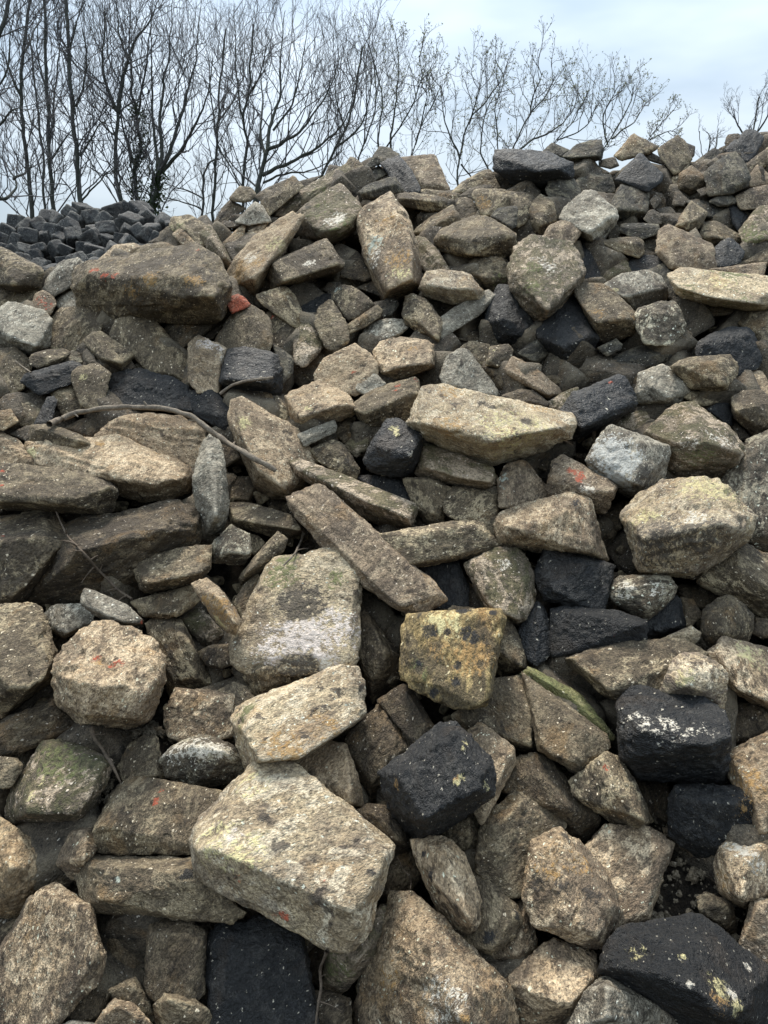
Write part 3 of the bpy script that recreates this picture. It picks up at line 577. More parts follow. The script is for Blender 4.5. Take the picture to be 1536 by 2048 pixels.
T 0|-80,1230 -80,930 0,945 160,1020 240,1130 300,1210 385,1275 200,1292 0,1275|-20,980,.2 220,1170,.2|smooth tan stone on the left picture edge above the red-dabbed slab
D -1|530,925 730,828 975,818 860,960 760,1025 640,975||dark brown stone under the branch
D -2|715,1175 790,1085 890,1140 800,1210||small dark chip in a hollow
@300 640 360
T 1|325,440 340,200 420,128 645,240 635,370 592,485 592,605 400,615 330,525|420,170,.2 600,300,.25|light pinkish grey upright stone
K 1|595,565 610,440 690,250 840,234 1035,282 1112,420 1112,595 1075,665 900,600|620,510,.3 1030,520,.35 1040,310,.2|black cube with a twig across it=black cube with twig
N 0|1040,205 1110,240 1222,330 1222,450 1120,565 1100,420||speckled dark grey stone
D -1|0,480 -30,320 200,-60 530,-40 660,-80 550,60 410,180 250,260||large dark brown stone in shade
B -1|275,95 340,58 402,130 330,205 275,155||small pinkish brown stone
D -1|410,170 560,20 680,-30 650,40 540,160||brown strip of stone
D 0|610,650 690,590 900,588 1030,620 1062,690 1000,785 870,745 700,700|1000,640,.2|dark brown stone under the black cube
B 0|995,800 1080,640 1185,740 1222,850 1200,895 1050,855|1090,680|brown angular stone
T 1|670,850 695,690 790,658 900,730 1240,910 1310,1000 1425,1200 1330,1445 1200,1532 1080,1532 950,1492 890,1380 870,1260 780,1110 710,960|770,740,.2 800,1010,.3 920,1290,.32 1130,1440,.25|big tan brown rock with a pale ochre chip=ochre-chipped rock
D -1|600,1050 740,1100 775,1180 650,1262 615,1205||small dark stone under the branch tip
@600 640 360
T 1|125,460 200,350 350,258 480,208 600,290 662,400 652,480 560,600 470,650 300,565 130,515|480,250,.15 640,420,.15|wide grey tan triangular stone
G 1|465,595 490,530 620,448 680,490 725,550 600,625 520,635|620,490,.2|small whitish stone
B 1|468,700 600,600 720,560 1000,488 1012,570 1032,602 1000,685 920,875 780,860 640,965 560,895 480,805|490,770,.25 700,740,.34 870,655,.34 1015,605,.2|dark brown wedge with red paint at its tip=red-tipped wedge
K 2|545,1195 620,1030 760,840 830,838 1055,980 1022,1150 960,1285 870,1355 600,1295|640,1070,.2 935,1155,.38 1040,1000,.2|coal black cube standing on a corner, with yellow chips=tilted black cube
D -1|295,850 450,838 482,980 380,1055 288,975||dark block
M -1|375,1065 480,980 540,900 605,1000 570,1105 490,1172 430,1135||olive dark stone in shade
B 0|85,1115 200,1050 300,1018 360,1040 450,1200 522,1285 480,1355 300,1295 230,1235 130,1190|340,1070,.25 460,1260,.25|brown stone with a white chip
D -1|-40,1110 -30,1000 80,1090 135,1195 0,1180||dark stone in shade
T 1|635,250 690,180 860,148 1060,170 1132,220 1142,390 1000,455 820,512 700,485 655,420|700,440,.25 880,385,.34 1120,375,.25|grey tan block with rust stains=rust-stained tan block
D -2|410,180 440,100 540,100 560,200 470,230||small dark reddish stone
D -1|1130,430 1150,270 1270,225 1325,270 1240,355 1200,455||dark stone in shade
@890 640 360
D 0|300,400 370,390 500,428 560,520 645,575 580,615 490,642 420,570|380,410|dark sloping stone
B 1|345,385 385,225 540,208 582,250 572,315 510,385 450,410|370,340,.25 540,250,.2|small brown block
B 0|95,275 170,200 230,178 370,208 392,245 350,385 280,372 205,275|250,210,.2|brown stone with a striped end
P 1|512,430 580,306 700,368 830,458 985,600 970,635 860,668 740,592 560,485|545,430,.2 680,500,.28 860,640,.25|pale brick shaped stone with a red spot=red-spotted pale brick
D 1|486,645 640,588 760,600 885,705 870,745 740,722 520,685||low dark brown stone
M 0|865,705 1000,620 1130,568 1145,612 1060,680 1000,775 900,745||green grey stone
N 0|625,275 800,148 885,290 770,405 640,305|790,200|dark grey stone
D -1|850,490 1000,450 1240,380 1345,470 1310,525 1100,562 980,572||dark stone in shade
D -1|630,1195 750,1150 885,1100 885,1200 850,1295 760,1245||dark stone under the cream slab
D -2|970,1135 1000,1035 1115,1030 1115,1165||small shaded stone
D -2|60,180 200,40 340,130 380,205 170,215||dark stone in shade
@1176 640 360
K 1|912,215 960,168 1180,70 1340,48 1402,100 1442,220 1472,350 1450,405 1260,475 1250,372 1200,312 930,315|1000,190,.25 1370,110,.25|black block with a yellow chip
B 2|715,400 770,360 880,320 1200,298 1265,380 1255,485 1190,605 1080,622 880,585 850,480|790,385,.2 1110,375,.36 1175,560,.3|brown block with a pink right end
G 1|408,640 450,560 440,465 580,400 640,388 800,458 885,500 865,595 780,705 680,745 420,705|560,560,.3 690,690,.25|whitish grey crusted stone
B 0|300,500 460,445 490,585 380,630||brown stone
B 0|795,650 870,588 1080,620 1200,600 1220,640 1150,702 1000,735 930,725||flat brown sliver
G 2|-10,1195 60,1050 140,908 200,903 440,980 560,1050 692,1080 702,1120 640,1365 530,1505 340,1515 250,1435 30,1330|100,1130,.2 440,1040,.32 430,1400,.34|smooth light grey block, palest stone right of centre=light grey block
M 1|485,985 580,870 720,720 850,698 1000,778 1180,900 1310,1058 1355,1180 1300,1295 1130,1315 980,1365 860,1345 760,1315 650,1355 640,1150|740,1040,.28 1030,1040,.36 1290,1140,.25 860,740,.1|big dome shaped olive rock with white veins=white-veined dome rock
B 1|1195,690 1330,590 1440,578 1536,660 1660,700 1660,970 1536,945 1420,1005 1250,835|1260,780,.25 1420,740,.3|rounded brown rock on the right edge
T 0|1310,590 1320,480 1400,423 1470,438 1536,520 1610,690 1440,600||tan stone with a lit top
K 0|1005,765 1100,710 1200,708 1242,830 1225,905 1180,895||small blue black stone
D -1|1215,905 1260,865 1425,1015 1290,1030||dark chip of stone
M -1|215,895 420,750 520,758 605,830 500,965 470,990 350,935||olive brown stone in shade
N 1|70,240 240,158 292,210 280,255 160,312||small grey brick
N 0|145,440 155,340 430,220 560,205 700,190 795,150 765,292 600,385 400,435 200,465|180,350,.2 600,300,.25|dark slaty stone with layered edge
D -1|-20,390 80,385 135,470 60,525 -20,535||dark stone in a hollow
D -1|755,305 850,205 935,290 820,335||small dark stone
@0 390 300
B 2|-60,900 -60,600 0,552 120,588 250,680 412,750 424,830 400,945 200,1005 100,965|150,715,.3 120,920,.3|brown cube on the left picture edge=left brown cube
G 1|445,975 480,850 580,720 700,668 800,655 875,720 800,890 620,1000 540,1040|600,740,.2|pale lichened stone
G 0|580,1060 800,890 858,1080 820,1185 740,1225 590,1150||pale grey cracked stone
P 1|328,1125 360,1010 440,972 560,1055 582,1100 520,1225 340,1165|400,1040,.2|reddish painted stone by the left edge=reddish stone
B 0|215,1000 250,930 330,925 395,970 330,1135 200,1112 85,1085||speckled brown stone
B 0|-60,1000 -60,900 0,888 100,950 165,1010 90,1095 30,1145 -50,1145|80,980,.2|brown stone on the left edge
T 0|1005,685 1080,600 1200,510 1350,493 1450,530 1300,645||streaked cream stone behind the undercut brown block
D -1|950,1280 1050,1260 1150,1340 1130,1380 1060,1400||dark brown stone in shade
D -1|1060,1400 1100,1365 1180,1360 1180,1420 1100,1440||small grey stone
@260 390 300
B 0|-20,610 100,520 310,483 470,540 520,590 300,640 100,650||purplish brown stone behind the undercut brown block
G 0|355,495 430,438 570,555 480,580||small pale stone
B -1|180,485 350,393 405,440 350,495||brown stone on the skyline left
B 1|405,315 430,250 560,213 640,218 800,325 760,420 770,525 700,530 550,345 440,365|560,330,.25 450,270,.15|light brown block on the skyline
T 1|435,405 520,338 560,355 705,530 725,580 580,560|540,370,.2|narrow tan brown strip
M 1|722,405 770,350 830,308 905,430 1000,620 1065,720 1015,745 960,690 870,655 800,565|880,510,.3 780,400,.15|leaning mossy slab
D -1|905,345 1020,328 1055,370 940,475||dark stone
T 0|955,485 1110,335 1180,295 1155,500 1000,545||pale tan stone
B 0|995,515 1080,488 1165,570 1070,700 1000,605||brown stone
G 0|918,335 930,298 990,262 1215,298 1050,342||thin pale stone
T 0|1135,505 1190,400 1300,288 1425,275 1300,465 1190,545||pale stone with a dark red patch
X 2|995,1125 1040,1040 1110,1012 1175,1050 1245,1135 1110,1180 1045,1215|1110,1040,.25|bright orange red painted cobble=orange-red cobble
D -1|895,1190 980,1080 1030,1200 1000,1250||dark stone in shade
@500 390 300
B 1|40,1030 200,978 360,938 450,1020 510,1150 555,1275 470,1360 400,1262 370,1140 160,1155|360,1000,.25 460,1200,.25|brown arched stone
K 0|520,1145 700,1028 835,1005 860,1060 740,1180 650,1270 560,1260||dark blue black block
G 0|755,970 800,898 920,895 935,950 850,1025||small teal tinged stone
B 1|845,1015 930,918 1040,928 1160,1000 1265,1112 1150,1222 1020,1305 960,1205 870,1105|950,950,.12 1230,1110,.12|smooth grey brown slab
B 1|1005,1330 1180,1200 1300,1128 1352,1180 1332,1252 1150,1372 1020,1415|1160,1250,.25|thin grey brown strip of stone
N 0|1330,1120 1400,1058 1510,1072 1530,1125 1450,1240 1360,1255||small round dark stone
D -1|1100,945 1280,855 1375,1045 1240,1005||dark wedge in shade
D -1|1030,1440 1130,1395 1170,1485 1080,1536||small brown red stone
B 2|225,690 470,580 750,468 790,488 942,712 932,765 640,855 280,955 228,895|282,690,.25 335,905,.3 900,710,.32|dark grey brown brick with white scratches=dark scratched brick
D 0|925,775 990,668 1080,575 1180,655 1270,835 1170,885 930,830|1080,640,.2|dark brown block in shade
N -1|-20,1000 100,1058 190,1150 80,1150||dark grey stone
D -1|290,650 360,520 500,428 540,570 400,630||dark stone in the gap
D -2|360,920 700,850 860,900 700,1010 480,1090||black shaded stone under the brick
D -2|600,430 900,450 960,680 860,590||shaded dark stone under the mossy block
@400 260 280
B 1|325,745 430,618 550,628 612,700 560,785 440,795 350,775||round brown stone on the skyline
D 0|140,1040 240,860 330,765 440,828 500,865 310,965 240,1050|330,800,.2|dark brown stone on the skyline
G 1|385,1005 490,900 600,785 680,830 775,995 600,1030 500,1035|600,840,.25|grey triangular stone
B 1|685,770 760,690 1000,518 1050,538 1115,640 880,785 860,855 770,935 710,875|760,720,.2 1050,620,.2|brown block pointing down
B -1|600,725 720,640 900,565 1000,520 760,700 690,790||flat brown stone on the skyline
B -1|1090,560 1330,498 1210,610 1120,640||pale brown stone on the skyline
B -1|1370,500 1420,378 1536,400 1560,470||rounded brown stone on the skyline
@620 260 280
B 0|375,400 440,298 500,308 580,380 605,460 540,505 470,475||rounded brown stone on the crest
B -1|560,360 650,308 700,305 720,430 600,480||light brown stone on the crest
N 1|625,410 690,290 780,188 850,188 995,290 920,312 830,352 650,425|700,300,.25 830,335,.25|topmost dark wedge on the left crest=topmost dark wedge
N 0|505,565 620,480 760,400 860,490 600,625 540,670||dark grey stone
K 1|775,375 860,328 990,298 1092,410 1152,520 1215,665 1130,705 1030,692 970,560 850,480|860,370,.15 1000,340,.2|grey black block with white specks near the crest
N 1|545,675 620,610 920,503 962,540 1015,685 840,740 570,815|570,690,.2 930,590,.3|dark slab with a shaded front
P 0|970,310 1190,288 1340,278 1372,290 1425,420 1525,645 1480,675 1220,655 1150,520|1340,300,.1 1480,620,.2 1230,590,.2|pinkish brown block on the crest=pinkish crest block
D -1|330,595 420,538 525,570 535,705 470,775||dark stone in shade
B 0|475,775 550,688 585,800 560,865||small brown chip
D -1|545,935 600,818 760,758 720,900 640,950||dark brown stone
B 1|945,780 990,700 1130,688 1430,730 1482,780 1485,865 1440,915 1250,865 960,825|990,740,.3 1440,780,.3|brown bar shaped stone
B 0|1170,705 1230,655 1300,655 1510,680 1640,700 1630,770 1500,840 1440,740||flat brown stone
M 1|1145,1190 1180,1165 1260,1180 1400,1310 1470,1460 1536,1536 1300,1570 1180,1460|1200,1210,.2 1420,1440,.25|green edged slab fragment
D -2|1090,930 1310,940 1230,1040 1150,1110||dark stone in a gap
D -1|1430,1420 1660,1420 1640,1550 1500,1530||dark shaded stone
B 0|1170,1570 1240,1580 1230,1740 1170,1770||small purplish stone
@840 260 280
B 0|285,860 400,758 490,738 570,770 685,945 560,975 450,1005 400,905|490,760,.15 580,860,.2|brown stone with a pale edge
B 2|175,1205 230,1118 430,1008 640,948 710,952 820,1008 1005,1120 1035,1190 1012,1335 900,1385 790,1345 540,1398 400,1382 230,1312|225,1145,.25 505,1210,.38 1000,1130,.3 545,1370,.25|wide flat topped brown block=flat-topped brown block
B 0|350,675 480,558 700,438 750,438 812,520 858,645 700,660 480,700||grey tan stone on the skyline
N 0|425,725 580,628 760,598 810,632 640,680 590,780 500,745||blue grey stone
B 1|588,710 620,648 870,648 1000,690 1062,820 1040,855 840,875 740,945 690,935 645,865|640,690,.1 1000,720,.25|brown block with a bright ochre stain=ochre-stained block
B 1|960,680 1200,698 1295,790 1240,865 1170,1005 1060,1085 1040,850|1060,840,.25 1250,800,.2|tan topped block
N 2|772,955 860,860 1040,828 1065,870 1052,1055 1000,1095 920,1025||blue grey angular stone
B -1|860,630 930,588 980,640 940,660||tiny grey stone
B 0|940,660 1080,590 1150,556 1270,640 1315,705 1200,700||brown stone
D -1|812,490 860,478 1000,560 1050,610 970,640||dark stone in shade
B 1|500,1540 570,1430 700,1388 800,1378 900,1408 965,1480 1010,1600 1000,1690 880,1740 760,1760 640,1640|640,1500,.2 680,1620,.3|rounded grey brown block
D -1|210,1390 440,1400 470,1480 300,1500||dark stone in shade
@1060 230 280
N 1|175,820 220,710 280,658 370,668 480,708 545,800 565,870 420,985 340,905 200,885|330,760,.25|rounded grey brown stone
B 1|-15,1020 60,930 130,888 250,948 272,1080 295,1150 190,1225 110,1375 55,1335 15,1180|200,970,.25 110,1200,.3|yellowish tan stone
B -1|245,955 330,925 385,1020 310,1140 265,1085||small brown stone
G 2|325,1125 400,1010 630,833 700,848 850,968 945,1060 952,1112 860,1285 700,1455 640,1405 550,1265 400,1155|420,1130,.2 650,1310,.36 900,1085,.3|large grey faceted block on the right slope=grey faceted block
P 2|115,1385 220,1210 360,1148 450,1158 545,1230 555,1295 490,1395 400,1428|250,1220,.15 530,1260,.2|purplish grey stone
N 1|885,975 960,830 1000,788 1130,788 1270,828 1293,900 1283,1060 1240,1185 1000,1205 945,1085|920,1010,.28 1150,1040,.36 1280,1045,.25|dark grey block with a banded top
N 0|785,895 850,858 935,868 890,985||small dark grey stone
N 0|500,710 640,638 860,648 925,800 915,855 800,800 600,855 540,810|640,680,.15 850,690,.2|slate grey stone
N 0|552,605 640,556 760,568 885,640 700,650 600,680||low dark stone
N 1|365,455 470,360 520,318 760,268 792,370 775,492 500,535 440,525|480,465,.28 765,445,.25|olive brown block on the skyline
B 0|135,405 240,308 350,348 435,392 360,475||brown stone on the skyline
N 0|775,495 930,458 975,560 880,595 775,565||dark stone on the skyline
K 2|950,695 1080,550 1195,425 1230,435 1330,540 1445,650 1432,725 1290,835 1140,785 1050,735|1200,460,.15 1280,780,.2|black triangular block
B 0|920,450 1010,368 1120,215 1250,268 1405,360 1300,430 1150,440 1000,500||tan stone on the right skyline
O 1|780,1400 880,1365 1000,1348 1180,1350 1238,1385 1240,1520 1180,1570 960,1500|880,1390,.2 1210,1400,.25|orange tan brick
N 0|860,1290 900,1262 1050,1335 870,1355||small brown chip
N 1|975,1270 1020,1195 1250,1188 1400,1205 1425,1270 1390,1305 1230,1365 1080,1330|1010,1225,.15 1390,1230,.15|blue grey slab
N 0|1215,1380 1280,1310 1395,1295 1420,1390 1395,1500 1235,1480||dark grey stone
@1256 230 280
B 1|325,375 420,310 540,230 630,300 695,490 560,625 500,645 480,545 340,445|540,260,.15 640,480,.2|tan block on the right skyline=tan skyline block
B 0|615,410 650,308 735,350 725,445 690,485||small brown stone on the skyline
B 0|425,755 510,640 695,500 645,595 560,705 545,795 460,875||leaning tan slab
D -1|85,405 230,395 490,540 440,570 250,510||dark stone in shade
W 0|245,525 430,570 505,640 430,705 360,735 320,620||speckled white stone
N 1|235,945 312,848 366,940 290,1035|305,930,.25|small pyramid shaped brown stone
Y 1|175,1140 230,1050 290,1038 382,1110 370,1195 230,1195|290,1080,.2|small cream topped stone
B 0|300,1035 470,1008 545,1100 510,1155 390,1175||brown stone
B 0|490,970 520,840 560,828 645,910 690,950 620,1005 500,995||small tan stone
D 1|555,800 575,640 690,558 780,620 855,700 855,805 770,825 660,875|690,670,.3 850,690,.25|dark brown block with a tan upper edge
G 1|755,825 850,788 875,865 800,895||small pale chip
N 2|845,650 900,570 1100,440 1180,428 1262,500 1335,690 1300,775 1150,855 1000,835 890,885|900,610,.2 1240,490,.15 1290,720,.25|large dark grey block with white scratches=dark scratched block
N 0|770,490 940,362 1055,410 900,560||brown stone on the right skyline
B 1|860,540 1000,430 1195,398 1100,450 920,570||pale flat stone
N 1|1050,390 1180,270 1300,165 1400,175 1485,270 1400,390 1370,485 1290,525 1200,435|1320,200,.15 1200,300,.2|purplish dark block topping the right skyline=top right dark block
N 0|1065,310 1090,220 1200,203 1250,220 1150,315 1090,345||dark stone on the right skyline
N 0|1430,195 1536,186 1660,186 1660,310 1480,300||dark stone on the right edge of the skyline
B 1|1280,550 1400,460 1536,355 1660,325 1660,490 1480,560 1330,660||pale green tan stone on the right edge
P 1|1325,670 1420,545 1545,650 1545,750 1340,790|1420,580,.2|pinkish grey triangular stone
N 0|1460,560 1536,495 1660,475 1660,640 1536,610||dark stone on the right edge
P 1|1180,890 1350,808 1536,768 1660,755 1660,1010 1400,1030 1230,1020|1250,900,.2 1500,800,.1|pinkish tan slab on the right edge
B 1|890,950 1000,858 1100,838 1185,940 1170,970 1090,1000 1000,1000||brown stone
N 0|1095,995 1150,968 1255,1020 1310,1110 1220,1290 1150,1190||dark stone in shade
@760 390 300
Y 2|425,965 450,870 500,788 720,772 900,808 980,900 1045,980 1035,1075 960,1090 850,1075 780,1120 600,1075 470,1025|465,920,.25 720,955,.36 930,965,.34|cream stone with a lit flat top=lit cream stone
B 1|235,1250 250,1120 270,1050 350,1008 480,1078 580,1200 625,1280 625,1480 600,1540 540,1505 390,1405 280,1335|370,1130,.25 400,1300,.33 600,1490,.2|brown angular stone with a red speck
G 1|615,1260 800,1130 950,1085 1040,1060 1100,975 1175,1030 1100,1155 1000,1245 800,1355 615,1485|640,1300,.15 1090,1110,.2|long dark grey stone with white streaks
D -1|640,640 860,640 850,775 700,755||dark stone in shade
D -1|760,1480 850,1400 980,1375 1100,1450 1060,1540||dark stone in shade
@1000 390 300
M 3|100,745 130,620 200,500 300,438 420,475 600,488 740,528 855,720 864,820 800,885 600,1175 470,1295 390,1315 250,1215 200,1065 115,930|235,620,.22 275,900,.3 420,1130,.34 500,1190,.34 830,825,.2|large round olive stone pointing downward on the right slope=round olive stone
K 0|735,535 830,498 960,560 1085,650 1098,750 1070,865 1000,915 880,885 800,700|860,560,.2|black stone with pale veins
M 0|970,540 1150,580 1295,670 1340,780 1200,835 1060,900||olive tan stone
B 2|765,955 850,898 1100,930 1200,1020 1335,1150 1395,1250 1385,1395 1100,1505 1025,1505 940,1265 830,1075|945,1285,.28 1150,1290,.36 1375,1250,.25|brown block with an orange edge
B 0|1115,385 1180,366 1295,432 1130,445||small brown sliver
@1236 390 300
G 1|-160,940 0,838 150,798 340,788 422,840 492,960 494,1060 450,1105 300,1155 170,1195 120,1135 0,1000|60,1050,.28 350,960,.34 470,940,.25|whitish grey weathered block
W 2|165,1225 220,1158 450,1088 580,1098 632,1170 694,1330 660,1425 550,1530 280,1530 205,1405|260,1190,.2 600,1200,.25|round dark cobble with white mottling=round mottled cobble
Y 2|555,815 610,778 660,763 830,793 1150,798 1536,858 1670,880 1670,1160 1500,1172 1200,1152 900,1112 710,1062 640,1022 590,935|640,960,.28 1000,1045,.36 1400,1110,.36|long cream green slab on the right picture edge=long cream slab
N 0|315,785 430,720 500,698 545,800 594,1000 592,1085 510,1055 480,920|500,740,.2|dark upright stone
P 1|405,580 430,380 500,308 570,328 700,400 830,450 942,520 994,640 1004,765 830,795 650,765 560,745 490,690|480,360,.12 930,560,.15 560,720,.15|large purplish grey stone=large purplish stone
K 1|975,560 1060,480 1140,438 1210,480 1294,590 1250,685 1120,735 1010,735|1130,500,.2|rounded blue black stone
B 1|580,325 640,220 740,78 860,140 905,190 870,285 800,355 740,405 620,355|610,305,.25 800,255,.33|tan brown block
B 0|700,70 800,48 1000,90 1120,130 1172,250 1130,275 890,235||flat brown stone
B 0|835,435 890,290 980,260 1060,300 1150,360 1270,430 1320,510 1290,560 960,525|960,330,.2 1000,430,.3|tan brown humped stone
M 1|1245,385 1340,240 1450,130 1536,118 1670,130 1670,420 1536,405 1400,475 1305,525|1370,260,.2 1330,480,.2|dark green mossy block on the right edge
D 0|1280,600 1310,530 1400,470 1620,380 1620,530 1450,570 1330,650||dark brown stone on the right edge
T 0|1210,730 1340,640 1536,528 1670,470 1670,690 1480,700||tan stone on the right edge
P 1|990,760 1100,740 1250,720 1480,698 1495,760 1440,855 1250,830||pinkish flat stone
N 0|90,695 200,620 350,618 432,640 442,705 320,785 150,805|220,650,.2|dark blue grey stone
B 0|230,575 300,556 440,612 280,630||small brown sliver
D -1|590,1040 700,1070 775,1200 775,1385 690,1340 620,1170||dark stone in shade
P -1|715,1110 1000,1130 1260,1150 1285,1205 1020,1240 780,1250||pinkish stone in shade under the long cream slab
B 0|1235,1320 1320,1200 1500,1168 1670,1190 1670,1620 1560,1600 1400,1440||dark brown stone on the right edge
"""  # a few dark stones above are added to stand for shaded gaps
PATCHES = """
r,474,1757,9 r,568,1832,12 r,546,1832,8 r,463,1633,8  r,648,1758,4 
r,322,1582,7 r,313,1600,8 r,310,1608,7 r,208,1815,5 t,235,1760,6
r,191,1317,11 r,236,1326,12 r,222,1333,8 o,200,1326,16,.6
r,2,942,9 r,0,972,8  r,5,1072,6,.8
r,285,1245,9,.9 r,190,541,12 r,208,552,12 r,230,551,9 r,395,500,6 o,300,555,18,.9 o,387,558,22,.8
r,1145,942,12 r,1160,952,14 r,1158,960,10 r,1163,945,9 w,1175,975,14,.8
r,795,772,8 r,830,760,7 r,790,780,7,.7 r,708,744,7,.8 o,825,697,14,.9 r,828,694,10,.8 r,1041,731,7 y,1053,740,9  r,1222,765,6 r,1212,1536,8
 r,965,1735,5,.7 r,853,655,6,.8 r,545,632,7  r,488,472,12,.8 d,500,470,10
k,862,1262,16 k,895,1262,10 k,935,1268,16 k,948,1278,12 k,930,1222,16 k,985,1225,8 k,915,1330,9 k,912,1362,10 k,870,1385,9 k,838,1328,7
o,940,1310,40,.9 o,880,1300,22,.7 y,890,1245,34,.8 m,840,1340,26,.5 o,975,1320,26,.8
s,605,1215,46 s,628,1188,18 p,610,1270,70,.95 p,560,1290,50,.7 p,680,1260,40,.8 m,560,1150,34 m,570,1120,26 m,670,1160,22,.8 s,600,1330,50,.8 w,648,1330,14
s,675,1385,18,.8 s,648,1415,14,.8 s,610,1470,14,.7 s,518,1432,9 s,530,1475,7 s,640,1375,8 o,570,1500,50,.8 o,650,1450,40,.6 m,490,1420,26 m,485,1450,16,.9
y,1420,975,60,.9 m,1400,980,40,.5 y,1290,1035,30,.9 w,1390,1040,30,.8
y,1030,850,80,.6 o,900,850,40,.6 o,1080,820,30,.7 o,900,785,30,.7 s,1052,842,14 s,968,810,14,.8 s,985,815,8
g,1240,920,46,1 g,1220,900,40 g,1230,960,36 d,1290,950,40,.8
m,1000,560,20,.7 m,1070,535,22,.9 m,1065,570,20,.8 w,1090,530,30,.5
m,690,455,30,.9 w,672,440,22,.9 w,686,460,14 m,640,420,30,.5
o,800,520,34,.7 y,800,545,24,.8 t,748,485,20,.9 w,745,520,22,.7 o,770,440,24,.6
o,480,545,34,.9 o,510,525,24,.7 y,550,490,22,.7 w,500,520,24,.6
y,488,843,16 o,490,845,10 o,967,410,14 o,962,396,10 y,980,700,10,.5
m,1460,545,44,.8 m,1380,575,20,.8 y,1440,560,40,.6 m,1480,590,30,.7
o,440,1225,30,.95 y,440,1245,20,.8 o,415,1205,22,.9
w,1335,1455,40,.5 w,1290,1440,30,.55 w,1400,1460,30,.5 w,1250,1440,16,.5
y,1440,1975,24 w,1460,1985,14 y,1475,2010,20,.9 o,1440,2000,24,.7 y,1365,1915,10 w,1495,1935,9 w,1380,1968,7 y,1275,1905,24,.4
y,925,1555,7 y,912,1565,7 o,912,1558,7 y,972,1572,9 y,975,1575,6 o,792,1568,12,.8 y,930,1485,6 y,926,1495,6
y,788,858,9 y,793,867,6 w,845,870,6 w,822,908,8
o,930,2035,12,1 w,880,2010,50,.6 w,905,1990,30,.6 o,780,1960,40,.6
w,1480,1700,30,.7 w,1510,1720,26,.7 o,1450,1760,30,.6 w,1495,1680,20,.7
y,1500,1305,34,.8 y,1370,1350,24,.6
o,1100,1740,34,.6 o,1160,1720,30,.6 s,1075,1765,14,.9 s,1125,1770,16,.8 s,1185,1790,18,.7 s,1130,1675,10,.9
y,430,1680,60,.5 y,480,1700,50,.6 p,470,1680,34,.5 m,500,1660,40,.35 s,560,1690,16,.8 s,530,1635,16,.8 y,500,1570,40,.4
m,660,1930,36,.9 m,690,1940,24,.7 m,1100,1365,40,.9 m,1170,1430,40,.9
k,850,1705,9 k,860,1755,9 k,980,1875,14 k,1035,1830,10 k,740,1745,9 k,375,1745,16,.9
k,1152,1001,8 k,1150,1007,7 k,1425,968,7 w,1400,1095,10,.4 t,1005,955,14,.9 t,1010,975,10,.8 r,1020,995,8,.6 r,1230,1270,5,.5
y,165,755,8 o,310,905,10,.8 o,200,886,9,.9 y,62,905,10 y,195,845,20,.6 o,265,580,24,.6
p,420,690,24,.7 o,655,783,24,.4 y,615,818,9,.6 t,672,578,9,.9 w,620,527,12,.8 w,445,715,16,.4
w,1440,880,30,.5 w,1380,890,20,.7 m,1400,910,40,.7 r,1042,645,3,.5 o,1195,625,18,.7 o,1265,635,10,.8 y,1228,580,8,.8
m,1510,470,34,.8 m,350,462,20,.7 m,700,345,18,.8 m,640,380,18,.6 

d,1320,1090,60,.75 d,1400,1080,50,.75 d,1290,1120,34,.7
r,80,600,14,.75 r,95,612,12,.7 o,1490,1560,40,.7 o,1500,1620,30,.6
w,350,1500,26,.75 w,400,1490,34,.75 w,440,1495,26,.7 m,110,1520,50,.75 m,150,1540,40,.7 y,65,1590,16,.7 y,80,1560,12,.7 w,1255,1180,24,.6 w,1310,1175,20,.6 w,1010,1130,20,.5
"""  # d is dirt; on the lichen-topped block's front it also paints in shade
# ------------------------------------------------------------------ read the list of stones
class St: pass
stones = []
ox = oy = 0.0; sz = 1.0
for line in STONES.strip().split('\n'):
    line = line.strip()
    if not line: continue
    if line[0] == '@':
        a = line[1:].split(); ox, oy, sz = float(a[0]), float(a[1]), float(a[2]) / 1536.0
        continue
    head, out, inn, desc = line.split('|')
    s = St()
    s.code, s.lift = head.split()[0], float(head.split()[1])
    s.out = np.array([[float(q) for q in w.split(',')] for w in out.split()]) * sz + (ox, oy)
    s.inn = []
    for w in inn.split():
        q = [float(x) for x in w.split(',')]
        s.inn.append((q[0] * sz + ox, q[1] * sz + oy, q[2] if len(q) > 2 else 0.30))
    s.handle = None
    if '=' in desc: desc, s.handle = desc.split('=')
    s.desc = desc.strip()
    x, y = s.out[:, 0], s.out[:, 1]
    s.area = 0.5 * abs(np.dot(x, np.roll(y, -1)) - np.dot(y, np.roll(x, -1)))
    s.c = (s.out.min(0) + s.out.max(0)) / 2
    if s.c[0] > 1000 and s.c[1] < 560:            # right-hand crest: darker stones, with shade there also put into the material
        s.code = {'B': 'B' if re.search('tan|pale|yellow|orange|light', s.desc) else 'N', 'T': 'B', 'O': 'B', 'N': 'K' if 'dark' in s.desc and len(stones) % 2 else 'N'}.get(s.code, s.code)
    stones.append(s)

# ------------------------------------------------------------------ labels
def where(s, k):
    dx, dy = s.c - k.c
    ang = math.degrees(math.atan2(-dy, dx))
    if -22 <= ang < 22: return 'right of'
    if 22 <= ang < 68: return 'above and right of'
    if 68 <= ang < 112: return 'above'
    if 112 <= ang < 158: return 'above and left of'
    if ang >= 158 or ang < -158: return 'left of'
    if -158 <= ang < -112: return 'below and left of'
    if -112 <= ang < -68: return 'below'
    return 'below and right of'

